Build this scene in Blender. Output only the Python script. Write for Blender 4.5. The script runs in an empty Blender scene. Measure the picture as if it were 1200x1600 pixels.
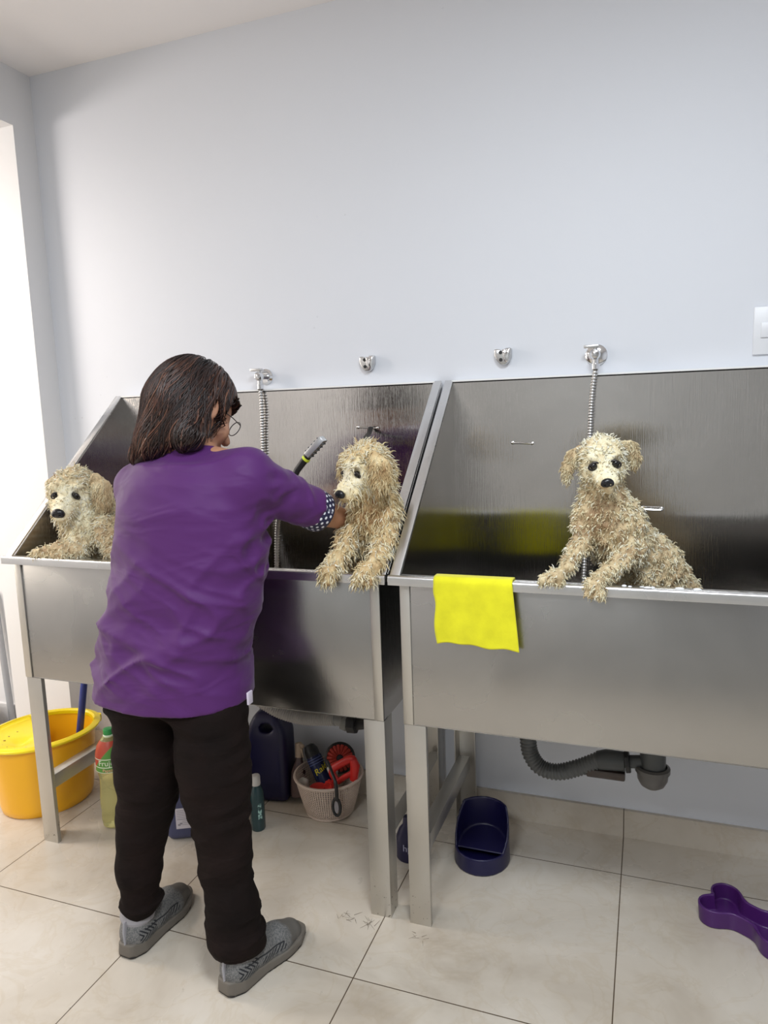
import bpy, bmesh, math, random
import numpy as np
from mathutils import Vector, Matrix

# ------------------------------------------------------------------ camera
SC = bpy.context.scene
COL = SC.collection
CP = np.array([0.371, -2.243, 1.369])
RX = np.array([0.938441, 0.34376465, -0.03397573])
UP = np.array([-0.01683538, 0.14375241, 0.98947047])
FW = np.array([-0.34502907, 0.92798767, -0.14069057])
FPX = 1122.386
cd = bpy.data.cameras.new('camera')
cd.sensor_fit = 'VERTICAL'; cd.sensor_height = 24.0; cd.sensor_width = 18.0
cd.lens = FPX / 1600 * 24.0
cd.clip_start = 0.02
cam = bpy.data.objects.new('camera', cd); COL.objects.link(cam)
M = Matrix.Identity(4)
for i in range(3):
    M[i][0] = RX[i]; M[i][1] = UP[i]; M[i][2] = -FW[i]; M[i][3] = CP[i]
cam.matrix_world = M
SC.camera = cam

# ------------------------------------------------------------------ light, exposure
SC.view_settings.view_transform = 'Standard'
SC.view_settings.look = 'None'
SC.view_settings.gamma = 1
SC.view_settings.use_curve_mapping = False
SC.view_settings.exposure = -0.17
w = bpy.data.worlds.new('world'); SC.world = w; w.use_nodes = True
w.node_tree.nodes['Background'].inputs[0].default_value = (0.8, 0.85, 1, 1)
w.node_tree.nodes['Background'].inputs[1].default_value = 0.05

def area(name, loc, target, size, power, color, size_y=None):
    l = bpy.data.lights.new(name, 'AREA'); l.energy = power; l.color = color
    l.shape = 'RECTANGLE'; l.size = size; l.size_y = size_y or size
    o = bpy.data.objects.new(name, l); COL.objects.link(o)
    o.location = loc
    o.rotation_euler = (Vector(target) - Vector(loc)).to_track_quat('-Z', 'Y').to_euler()
    return o
area('ceiling_panel_lamp', (0.45, -1.80, 2.58), (0.40, -1.70, 0), 0.5, 41, (0.87, 0.94, 1.0))
area('back_ceiling_lamp', (-0.3, -3.0, 2.58), (-0.3, -3.0, 0), 0.6, 44, (0.88, 0.94, 1.0))
area('next_room_low_fill', (-3.3, -1.1, 1.25), (-1.7, -0.45, 0.25), 0.9, 17, (1.0, 0.90, 0.78))  # added warm fill brightening bucket, floor and left tub; no source seen
area('next_room_reflection_fill', (-3.0, -3.0, 2.55), (-3.0, -3.2, 0), 0.6, 26, (1.0, 0.96, 0.92))  # added light for the unseen wall mirrored in the left tub back
area('next_room_lamp', (-2.75, -0.95, 2.15), (-2.1, -0.1, 0.9), 0.5, 24, (1.0, 0.91, 0.84))

# ------------------------------------------------------------------ materials
def mat(name, color, rough=0.5, metal=0.0, **kw):
    m = bpy.data.materials.new(name); m.use_nodes = True
    b = m.node_tree.nodes['Principled BSDF']
    b.inputs['Base Color'].default_value = (*color, 1)
    b.inputs['Roughness'].default_value = rough
    b.inputs['Metallic'].default_value = metal
    for k, v in kw.items():
        b.inputs[k.replace('_', ' ')].default_value = v
    return m
def nd(m, t, **kw):
    n = m.node_tree.nodes.new(t)
    for k, v in kw.items():
        if k in n.inputs: n.inputs[k].default_value = v
        else: setattr(n, k, v)
    return n
def lk(m, a, b): m.node_tree.links.new(a, b)
def bsdf(m): return m.node_tree.nodes['Principled BSDF']
def coords(m, scale=(1, 1, 1), loc=(0, 0, 0), rot=(0, 0, 0)):
    tc = nd(m, 'ShaderNodeTexCoord'); mp = nd(m, 'ShaderNodeMapping')
    mp.inputs['Scale'].default_value = scale; mp.inputs['Location'].default_value = loc
    mp.inputs['Rotation'].default_value = rot
    lk(m, tc.outputs['Object'], mp.inputs['Vector'])
    return mp.outputs['Vector']
def ramp(m, fac, stops):
    r = nd(m, 'ShaderNodeValToRGB'); e = r.color_ramp.elements
    while len(e) < len(stops): e.new(0.5)
    for q, (p, c) in zip(e, stops):
        q.position = p; q.color = (*c, 1) if len(c) == 3 else c
    lk(m, fac, r.inputs['Fac']); return r.outputs['Color']
def noise(m, vec, scale, detail=3, rough=0.5, dist=0.0):
    n = nd(m, 'ShaderNodeTexNoise'); n.inputs['Scale'].default_value = scale
    n.inputs['Detail'].default_value = detail; n.inputs['Roughness'].default_value = rough
    n.inputs['Distortion'].default_value = dist
    lk(m, vec, n.inputs['Vector']); return n.outputs['Fac']
def mixc(m, fac, a, b, mode='MIX'):
    x = nd(m, 'ShaderNodeMix'); x.data_type = 'RGBA'; x.blend_type = mode
    for s, v in ((0, fac), (6, a), (7, b)):
        if hasattr(v, 'links') or hasattr(v, 'is_linked'): lk(m, v, x.inputs[s])
        else: x.inputs[s].default_value = v if s == 0 else (*v, 1)
    return x.outputs[2]
def bump(m, h, strength=0.3, dist=0.002, normal=None):
    b = nd(m, 'ShaderNodeBump'); b.inputs['Strength'].default_value = strength
    b.inputs['Distance'].default_value = dist
    lk(m, h, b.inputs['Height'])
    if normal: lk(m, normal, b.inputs['Normal'])
    lk(m, b.outputs['Normal'], bsdf(m).inputs['Normal']); return b.outputs['Normal']
def maprange(m, v, a, b, c, d):
    n = nd(m, 'ShaderNodeMapRange')
    for i, x in enumerate((a, b, c, d)): n.inputs[i + 1].default_value = x
    lk(m, v, n.inputs[0]); return n.outputs[0]

def steel(name, rlo, rhi, color=(0.60, 0.585, 0.56), grain=(2, 2, 90), waves=0.0, gs=0.10):
    m = mat(name, color, (rlo + rhi) / 2, 1.0)
    v = coords(m); g = noise(m, coords(m, grain), 6, 4, 0.6)
    cloud = noise(m, v, 3.2, 4, 0.55, 0.4)
    rr = maprange(m, cloud, 0.3, 0.7, rlo, rhi); lk(m, rr, bsdf(m).inputs['Roughness'])
    drips = noise(m, coords(m, (38, 38, 3.0)), 1.6, 5, 0.65)
    c1 = ramp(m, cloud, [(0.3, tuple(x * 0.86 for x in color)), (0.7, color)])
    dm = maprange(m, drips, 0.66, 0.8, 0, 0.18)
    lk(m, mixc(m, dm, c1, (0.72, 0.71, 0.69)), bsdf(m).inputs['Base Color'])
    nrm = bump(m, g, gs, 0.0008)
    if waves:
        wv = noise(m, v, 1.9, 1, 0.4); bump(m, wv, 1.0, waves, nrm)
    return m
STEEL = steel('steel_panel', 0.20, 0.30, (0.45, 0.44, 0.425), (90, 90, 3), 0.004)
STEEL_IN = steel('steel_basin', 0.07, 0.12, (0.62, 0.60, 0.58), (60, 60, 1.5), 0.005, 0.5)
STEEL_BR = steel('steel_edge', 0.22, 0.34, (0.78, 0.78, 0.78), (8, 8, 60))
STEEL_LEG = steel('steel_leg', 0.34, 0.48, (0.62, 0.60, 0.56), (60, 60, 4))
# rust and dirt specks at the foot of the legs
def dirty_leg():
    m = STEEL_LEG; b = bsdf(m)
    prev = b.inputs['Base Color'].links[0].from_socket
    sep = nd(m, 'ShaderNodeSeparateXYZ'); tc = nd(m, 'ShaderNodeTexCoord'); lk(m, tc.outputs['Object'], sep.inputs[0])
    low = maprange(m, sep.outputs[2], 0.0, 0.14, 1.0, 0.0)
    sp = noise(m, coords(m), 95, 3, 0.6)
    t = maprange(m, sp, 0.64, 0.68, 0, 1)
    mul = nd(m, 'ShaderNodeMath', operation='MULTIPLY'); lk(m, low, mul.inputs[0]); lk(m, t, mul.inputs[1])
    lk(m, mixc(m, mul.outputs[0], prev, (0.05, 0.035, 0.02)), b.inputs['Base Color'])
dirty_leg()
CHROME = mat('chrome', (0.75, 0.75, 0.76), 0.12, 1.0)
CHROME_D = mat('brushed_chrome', (0.62, 0.62, 0.62), 0.3, 1.0)
BLACK = mat('black_rubber', (0.012, 0.012, 0.013), 0.45)
SPLASH = mat('dried_splash', (0.66, 0.65, 0.63), 0.5)

def wall_mat(name, color):
    m = mat(name, color, 0.55)
    v = coords(m)
    lk(m, ramp(m, noise(m, v, 0.9, 3), [(0.3, tuple(c * 0.97 for c in color)), (0.7, color)]), bsdf(m).inputs['Base Color'])
    bump(m, noise(m, v, 55, 4, 0.6), 0.10, 0.002)
    return m
WALL = wall_mat('white_wall_paint', (0.715, 0.74, 0.795))
def speck_wall():
    m = WALL; b = bsdf(m); prev = b.inputs['Base Color'].links[0].from_socket
    vor = nd(m, 'ShaderNodeTexVoronoi'); vor.inputs['Scale'].default_value = 22
    lk(m, coords(m), vor.inputs['Vector'])
    dots = maprange(m, vor.outputs['Distance'], 0.05, 0.10, 1, 0)
    sel = maprange(m, noise(m, coords(m), 2.2, 4, 0.6), 0.56, 0.62, 0, 0.35)
    mul = nd(m, 'ShaderNodeMath', operation='MULTIPLY'); lk(m, dots, mul.inputs[0]); lk(m, sel, mul.inputs[1])
    lk(m, mixc(m, mul.outputs[0], prev, (0.42, 0.44, 0.48)), b.inputs['Base Color'])
speck_wall()
WALL_L = wall_mat('white_side_paint', (0.76, 0.76, 0.77))
CEIL = wall_mat('ceiling_paint', (0.90, 0.875, 0.875))

def tile_mat(name, tint=1.0):
    m = mat(name, (0.6, 0.54, 0.46), 0.22)
    v = coords(m)
    n1 = noise(m, v, 2.2, 5, 0.6, 0.5); n2 = noise(m, v, 7, 4, 0.6, 0.8)
    base = ramp(m, n1, [(0.28, (0.43 * tint, 0.365 * tint, 0.29 * tint)), (0.45, (0.56 * tint, 0.50 * tint, 0.42 * tint)), (0.62, (0.62 * tint, 0.565 * tint, 0.49 * tint)), (0.8, (0.69 * tint, 0.65 * tint, 0.59 * tint))])
    vein = ramp(m, n2, [(0.46, (1, 1, 1)), (0.5, (0.955, 0.935, 0.90)), (0.54, (1, 1, 1))])
    col = mixc(m, 1.0, base, vein, 'MULTIPLY')
    dirt = maprange(m, noise(m, v, 20, 5, 0.7), 0.66, 0.74, 0, 0.45)
    col = mixc(m, dirt, col, (0.30, 0.25, 0.19))
    br = nd(m, 'ShaderNodeTexBrick', offset=0.0, squash=1.0)
    br.inputs['Scale'].default_value = 1.0
    br.inputs['Brick Width'].default_value = 0.6; br.inputs['Row Height'].default_value = 0.6
    br.inputs['Mortar Size'].default_value = 0.0016; br.inputs['Mortar Smooth'].default_value = 0.2
    lk(m, coords(m, loc=(-0.315 + 6, 0.206 + 6, 0)), br.inputs['Vector'])
    col = mixc(m, br.outputs['Fac'], col, (0.10, 0.07, 0.045))
    lk(m, col, bsdf(m).inputs['Base Color'])
    lk(m, ramp(m, n1, [(0.3, (0.34,) * 3), (0.7, (0.22,) * 3)]), bsdf(m).inputs['Roughness'])
    inv = nd(m, 'ShaderNodeMath', operation='SUBTRACT'); inv.inputs[0].default_value = 1; lk(m, br.outputs['Fac'], inv.inputs[1])
    bump(m, inv.outputs[0], 0.4, 0.001)
    return m
TILE = tile_mat('marble_floor_tile')

# ------------------------------------------------------------------ helpers
def ray(x, y): return FW + RX * (x - 600) / FPX - UP * (y - 800) / FPX
def at(x, y, Y):
    """point of the vertical plane y = Y seen at photo position (x, y)"""
    d = ray(x, y); return CP + d * (Y - CP[1]) / d[1]
def atz(x, y, z):
    d = ray(x, y); return CP + d * (z - CP[2]) / d[2]

ORG = {}
def org(o):
    return ORG.get(o.name, np.zeros(3)) if o is not None else np.zeros(3)
def thing(name, label, cat, loc, group=None):
    o = bpy.data.objects.new(name, None); COL.objects.link(o)
    o.empty_display_size = 0.05
    o.location = tuple(loc); ORG[o.name] = np.array(loc, float)
    o['label'] = label; o['category'] = cat
    if group: o['group'] = group
    return o
def tag(o, label, cat, group=None):
    o['label'] = label; o['category'] = cat
    if group: o['group'] = group
    return o
def mk(name, V, F, m, parent=None, smooth=True, autosm=None, kind=None, label=None, origin=None):
    V = np.asarray(V, dtype=np.float64).reshape(-1, 3)
    g = org(parent) if parent is not None else (np.array(origin, float) if origin is not None else np.zeros(3))
    me = bpy.data.meshes.new(name)
    if isinstance(F, np.ndarray) and F.ndim == 2:
        n, k = F.shape
        me.vertices.add(len(V)); me.vertices.foreach_set('co', (V - g).astype(np.float32).ravel())
        me.loops.add(n * k); me.loops.foreach_set('vertex_index', F.astype(np.int32).ravel())
        me.polygons.add(n); me.polygons.foreach_set('loop_start', np.arange(0, n * k, k, dtype=np.int32))
        me.update(calc_edges=True)
    else:
        me.from_pydata([tuple(v) for v in (V - g)], [], [tuple(int(i) for i in f) for f in F]); me.update()
    me.validate()
    if m is not None: me.materials.append(m)
    if smooth: me.polygons.foreach_set('use_smooth', [True] * len(me.polygons))
    o = bpy.data.objects.new(name, me); COL.objects.link(o)
    if parent is not None: o.parent = parent
    elif origin is not None: o.location = tuple(g)
    ORG[o.name] = g
    if autosm is not None:
        me.polygons.foreach_set('use_smooth', [True] * len(me.polygons))
        a = math.radians(autosm)
        bm = bmesh.new(); bm.from_mesh(me)
        for e in bm.edges:
            if len(e.link_faces) == 2 and e.calc_face_angle(0) > a: e.smooth = False
        bm.to_mesh(me); bm.free()
    if kind: o['kind'] = kind
    if label: o['label'] = label
    return o

class MB:
    def __init__(s): s.V = []; s.F = []
    def add(s, V, F):
        b = len(s.V); s.V += [tuple(v) for v in V]; s.F += [tuple(i + b for i in f) for f in F]; return s
    def box(s, lo, hi, Mx=None):
        x0, y0, z0 = lo; x1, y1, z1 = hi
        V = [(x0, y0, z0), (x1, y0, z0), (x1, y1, z0), (x0, y1, z0), (x0, y0, z1), (x1, y0, z1), (x1, y1, z1), (x0, y1, z1)]
        if Mx is not None: V = [tuple(Mx @ Vector(v)) for v in V]
        return s.add(V, [(3, 2, 1, 0), (4, 5, 6, 7), (0, 1, 5, 4), (1, 2, 6, 5), (2, 3, 7, 6), (3, 0, 4, 7)])
    def prism(s, pts, fn, a, b):
        """closed 2-D outline extruded: fn(u, v, t) -> xyz for t = a and b"""
        n = len(pts)
        V = [fn(u, v, a) for u, v in pts] + [fn(u, v, b) for u, v in pts]
        F = [tuple(range(n))[::-1], tuple(range(n, 2 * n))] + [(i, (i + 1) % n, n + (i + 1) % n, n + i) for i in range(n)]
        return s.add(V, F)
    def lathe(s, prof, c=(0, 0, 0), seg=32, axis=None, sx=1, sy=1, rot=0, cap=True):
        """prof = [(r, z)...]"""
        V = []; ax = None
        if axis is not None:
            ax = Vector((0, 0, 1)).rotation_difference(Vector(axis)).to_matrix()
        for r, z in prof:
            for k in range(seg):
                t = 2 * math.pi * k / seg
                p = Vector((r * math.cos(t) * sx, r * math.sin(t) * sy, z))
                if rot: p = Matrix.Rotation(rot, 3, 'Z') @ p
                if ax: p = ax @ p
                V.append((p[0] + c[0], p[1] + c[1], p[2] + c[2]))
        F = []
        for i in range(len(prof) - 1):
            for k in range(seg):
                k2 = (k + 1) % seg
                F.append((i * seg + k, i * seg + k2, (i + 1) * seg + k2, (i + 1) * seg + k))
        if cap:
            F.append(tuple(range(seg))[::-1]); n = (len(prof) - 1) * seg; F.append(tuple(range(n, n + seg)))
        return s.add(V, F)
    def tube(s, pts, r, seg=12, cap=True, flat=None):
        pts = [Vector(p) for p in pts]; n = len(pts)
        rr = r if hasattr(r, '__len__') else [r] * n
        V = []; up = None
        for i, p in enumerate(pts):
            t = (pts[min(i + 1, n - 1)] - pts[max(i - 1, 0)]).normalized()
            if up is None:
                up = Vector((0, 0, 1)) if abs(t.z) < 0.9 else Vector((1, 0, 0))
                up = (up - t * up.dot(t)).normalized()
            else: up = (up - t * up.dot(t)).normalized()
            sd = t.cross(up)
            for k in range(seg):
                a = 2 * math.pi * k / seg
                V.append(tuple(p + (up * math.cos(a) * (flat or 1) + sd * math.sin(a)) * rr[i]))
        F = []
        for i in range(n - 1):
            for k in range(seg):
                k2 = (k + 1) % seg
                F.append((i * seg + k, i * seg + k2, (i + 1) * seg + k2, (i + 1) * seg + k))
        if cap: F.append(tuple(range(seg))[::-1]); F.append(tuple(range((n - 1) * seg, n * seg)))
        return s.add(V, F)
    def build(s, name, m, parent=None, bevel=0.0, smooth=True, auto=35, segs=2, **kw):
        o = mk(name, s.V, s.F, m, parent, smooth=False, **kw)
        bm = bmesh.new(); bm.from_mesh(o.data)
        bmesh.ops.remove_doubles(bm, verts=bm.verts, dist=1e-6)
        bmesh.ops.recalc_face_normals(bm, faces=bm.faces)
        if bevel:
            ed = [e for e in bm.edges if len(e.link_faces) == 2 and e.calc_face_angle(0) > 0.6]
            bmesh.ops.bevel(bm, geom=ed, offset=bevel, segments=segs, affect='EDGES', profile=0.5, clamp_overlap=True)
        if smooth:
            a = math.radians(auto)
            for f in bm.faces: f.smooth = True
            for e in bm.edges:
                if len(e.link_faces) == 2 and e.calc_face_angle(0) > a: e.smooth = False
        bm.to_mesh(o.data); bm.free(); o.data.update()
        return o

def catmull(pts, n=8):
    P = [Vector(p) for p in pts]; P = [P[0] * 2 - P[1]] + P + [P[-1] * 2 - P[-2]]
    out = []
    for i in range(1, len(P) - 2):
        for k in range(n):
            t = k / n; a, b, c, d = P[i - 1:i + 3]
            out.append(0.5 * ((2 * b) + (c - a) * t + (2 * a - 5 * b + 4 * c - d) * t * t + (3 * b - a - 3 * c + d) * t ** 3))
    out.append(P[-2]); return out

# ---- implicit modelling (smooth unions turned into one continuous mesh)
def smin(a, b, k):
    h = np.clip(0.5 + 0.5 * (b - a) / k, 0, 1); return b + (a - b) * h - k * h * (1 - h)
def S_ell(P, c, r, R=None):
    q = P - np.asarray(c)
    if R is not None: q = q @ np.asarray(R).T      # R rows = local axes
    r = np.asarray(r, float); k0 = np.sqrt(((q / r) ** 2).sum(1)); k1 = np.sqrt(((q / r ** 2) ** 2).sum(1)) + 1e-9
    return k0 * (k0 - 1) / k1
def S_cone(P, a, b, ra, rb):
    a = np.asarray(a, float); b = np.asarray(b, float); d = b - a; q = P - a
    t = np.clip((q @ d) / (d @ d), 0, 1)
    return np.linalg.norm(q - t[:, None] * d, axis=1) - (ra + t * (rb - ra))
def S_chain(P, pts, rs, k=0.02):
    d = None
    for i in range(len(pts) - 1):
        e = S_cone(P, pts[i], pts[i + 1], rs[i], rs[i + 1])
        d = e if d is None else smin(d, e, k)
    return d
def _hash(i, j, k, seed):
    n = (i * 374761393 + j * 668265263 + k * 2147483647 * 3 + seed * 1274126177) & 0xffffffff
    n = ((n ^ (n >> 13)) * 1274126177) & 0xffffffff
    return ((n ^ (n >> 16)) & 0xffff) / 65535.0
def vnoise(P, scale=1.0, seed=0):
    q = P * scale; f = np.floor(q).astype(np.int64); t = q - f; t = t * t * (3 - 2 * t)
    r = 0
    for dx in (0, 1):
        for dy in (0, 1):
            for dz in (0, 1):
                wgt = (t[:, 0] if dx else 1 - t[:, 0]) * (t[:, 1] if dy else 1 - t[:, 1]) * (t[:, 2] if dz else 1 - t[:, 2])
                r = r + wgt * _hash(f[:, 0] + dx, f[:, 1] + dy, f[:, 2] + dz, seed)
    return r * 2 - 1
def nets(f, lo, hi, h):
    lo = np.asarray(lo, float); hi = np.asarray(hi, float)
    B = 8
    n = (np.ceil((hi - lo) / h / B).astype(int) * B)
    V = np.empty(n + 0, np.float32)
    nb = n // B
    g = np.stack(np.meshgrid(*[np.arange(k) for k in nb], indexing='ij'), -1).reshape(-1, 3)
    cen = lo + (g * B + B / 2) * h
    dc = f(cen)
    Vb = np.where(dc > 0, 1.0, -1.0).astype(np.float32)
    V = np.repeat(np.repeat(np.repeat(Vb.reshape(nb), B, 0), B, 1), B, 2)
    act = np.abs(dc) < B * h * 1.55
    off = np.stack(np.meshgrid(*[np.arange(B)] * 3, indexing='ij'), -1).reshape(-1, 3)
    ga = g[act]
    for s in range(0, len(ga), 400):
        idx = (ga[s:s + 400, None, :] * B + off[None]).reshape(-1, 3)
        V[idx[:, 0], idx[:, 1], idx[:, 2]] = f(lo + idx * h)
    # close the border
    V[0] = V[-1] = 1; V[:, 0] = 1; V[:, -1] = 1; V[:, :, 0] = 1; V[:, :, -1] = 1
    s = V < 0
    c = [s[a:a - 1 or None, b:b - 1 or None, d:d - 1 or None] for a in (0, 1) for b in (0, 1) for d in (0, 1)]
    cnt = sum(x.astype(np.int8) for x in c)
    cells = np.argwhere((cnt > 0) & (cnt < 8))
    idx = -np.ones(np.array(V.shape) - 1, np.int64); idx[tuple(cells.T)] = np.arange(len(cells))
    acc = np.zeros((len(cells), 3)); num = np.zeros(len(cells))
    for ax in range(3):
        o = [a for a in range(3) if a != ax]
        for u in (0, 1):
            for v in (0, 1):
                p = cells.copy(); p[:, o[0]] += u; p[:, o[1]] += v
                q = p.copy(); q[:, ax] += 1
                a = V[tuple(p.T)]; b = V[tuple(q.T)]
                m = (a < 0) != (b < 0)
                t = np.where(m, a / np.where(m, a - b, 1), 0)
                pos = p.astype(float); pos[:, ax] += t
                acc[m] += pos[m]; num[m] += 1
    vert = lo + acc / num[:, None] * h
    F = []
    for ax in range(3):
        a1, a2 = (ax + 1) % 3, (ax + 2) % 3
        sl = [slice(None)] * 3; sh = [slice(None)] * 3
        sl[ax] = slice(0, -1); sh[ax] = slice(1, None)
        e = np.argwhere(s[tuple(sl)] != s[tuple(sh)])
        e = e[(e[:, a1] > 0) & (e[:, a2] > 0)]
        inside = s[tuple(e.T)]
        def cell(du, dv):
            p = e.copy(); p[:, a1] -= du; p[:, a2] -= dv
            ok = np.all(p < np.array(idx.shape), 1)
            p = np.minimum(p, np.array(idx.shape) - 1)
            r = idx[tuple(p.T)]; r[~ok] = -1; return r
        q = np.stack([cell(1, 1), cell(0, 1), cell(0, 0), cell(1, 0)], 1)
        q[~inside] = q[~inside][:, ::-1]
        F.append(q[(q >= 0).all(1)])
    return vert, np.concatenate(F)
def vnormals(V, F):
    n = np.cross(V[F[:, 2]] - V[F[:, 0]], V[F[:, 3]] - V[F[:, 1]])
    N = np.zeros_like(V)
    for k in range(4): np.add.at(N, F[:, k], n)
    return N / (np.linalg.norm(N, axis=1)[:, None] + 1e-12)
def relax(V, F, it=2, lam=0.5):
    E = np.concatenate([F[:, [0, 1]], F[:, [1, 2]], F[:, [2, 3]], F[:, [3, 0]]]); E = np.concatenate([E, E[:, ::-1]])
    for _ in range(it):
        A = np.zeros_like(V); c = np.zeros(len(V))
        np.add.at(A, E[:, 0], V[E[:, 1]]); np.add.at(c, E[:, 0], 1)
        V = V + lam * (A / np.maximum(c, 1)[:, None] - V)
    return V

def locks(name, roots, dirs, lens, rads, m, parent, tint, seed=1, seg=5, curl=0.3, down=0.5, sides=3, flow=None, kind='stuff'):
    """many tapered curved locks of wet hair in one mesh"""
    rg = np.random.default_rng(seed); n = len(roots)
    P = roots.copy(); d = dirs.copy(); L = (lens / seg)[:, None]
    ph = rg.uniform(0, 6.28, n); w1 = rg.uniform(0.8, 1.6, n)
    side = np.cross(d, rg.normal(size=(n, 3))); side /= np.linalg.norm(side, axis=1)[:, None] + 1e-9
    rings = []
    g = np.array([0, 0, -1.0]) if flow is None else flow
    for i in range(seg + 1):
        t = i / seg
        s2 = np.cross(d, side); s2 /= np.linalg.norm(s2, axis=1)[:, None] + 1e-9
        r = rads * (1 - t) ** 0.6 * (1 if i else 0.9) + 0.00015
        ring = np.stack([P + (np.cos(a) * side + np.sin(a) * s2 * 0.6) * r[:, None] for a in np.arange(sides) * 2 * np.pi / sides], 1)
        rings.append(ring)
        cv = np.cos(ph + t * 6.28 * w1)[:, None] * side + np.sin(ph + t * 6.28 * w1)[:, None] * s2
        d = d + cv * curl + g * down / seg; d /= np.linalg.norm(d, axis=1)[:, None] + 1e-9
        side = side - d * (side * d).sum(1)[:, None]; side /= np.linalg.norm(side, axis=1)[:, None] + 1e-9
        P = P + d * L
    V = np.stack(rings, 1).reshape(-1, 3)                    # n, seg+1, sides
    base = (np.arange(n) * (seg + 1) * sides)[:, None]
    Fs = []
    for i in range(seg):
        for k in range(sides):
            k2 = (k + 1) % sides
            Fs.append(base + np.array([[i * sides + k, i * sides + k2, (i + 1) * sides + k2, (i + 1) * sides + k]]))
    F = np.concatenate(Fs)
    o = mk(name, V, F, m, parent)
    at_ = o.data.attributes.new('tint', 'FLOAT', 'POINT')
    at_.data.foreach_set('value', np.repeat(tint, (seg + 1) * sides).astype(np.float32))
    if kind: o['kind'] = kind
    return o

def text_mesh(name, txt, size, m, parent, Mx, extrude=0.0004, wrap=None):
    cu = bpy.data.curves.new(name, 'FONT'); cu.body = txt; cu.size = size; cu.extrude = extrude; cu.align_x = 'CENTER'; cu.align_y = 'CENTER'
    tmp = bpy.data.objects.new(name, cu); COL.objects.link(tmp)
    me = tmp.to_mesh(); V = [v.co.copy() for v in me.vertices]; F = [tuple(p.vertices) for p in me.polygons]
    tmp.to_mesh_clear(); bpy.data.objects.remove(tmp)
    if wrap: V = [wrap(v) for v in V]
    else: V = [Mx @ v for v in V]
    return mk(name, [tuple(v) for v in V], F, m, parent, smooth=False)

# ------------------------------------------------------------------ the room
XL, ZC = -1.801, 2.631
def struct(name, mb, m, bevel=0, **k):
    o = mb.build(name, m, None, bevel=bevel, smooth=False, **k); o['kind'] = 'structure'; return o
struct('floor', MB().box((-4.2, -4.2, -0.05), (2.6, 0.4, 0)), TILE)
struct('ceiling', MB().box((-4.2, -4.2, ZC), (2.6, 0.4, ZC + 0.05)), CEIL)
struct('wall_back', MB().box((XL - 0.30, 0, 0), (2.6, 0.1, ZC)), WALL)
struct('wall_next_room', MB().box((-4.2, 0.11, 0), (XL - 0.30, 0.21, ZC)), WALL_L)
struct('wall_left', MB().box((XL - 0.30, -0.1, 0), (XL, 0, ZC)).box((XL - 0.30, -4.2, 2.43), (XL, -0.1, ZC)), WALL_L)
struct('wall_right', MB().box((2.3, -4.2, 0), (2.4, 0, ZC)), WALL)
struct('wall_front', MB().box((-1.9, -4.2, 0), (2.4, -4.1, ZC)), wall_mat('reflection_dimmed_wall', (0.42, 0.42, 0.41)))  # unseen wall, colour darkened to dim the reflection in the right tub back
struct('wall_front_next_room', MB().box((-4.2, -4.2, 0), (-1.9, -4.1, ZC)), WALL_L)
struct('wall_far_left', MB().box((-4.2, -4.1, 0), (-4.1, 0.11, ZC)), WALL_L)
SK = tile_mat('marble_skirting', 0.94)
struct('baseboard_back', MB().box((XL, -0.012, 0), (2.3, 0, 0.091)), SK)
struct('baseboard_next_room', MB().box((-4.1, 0.098, 0), (XL - 0.30, 0.11, 0.09)), WALL_L)

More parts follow.
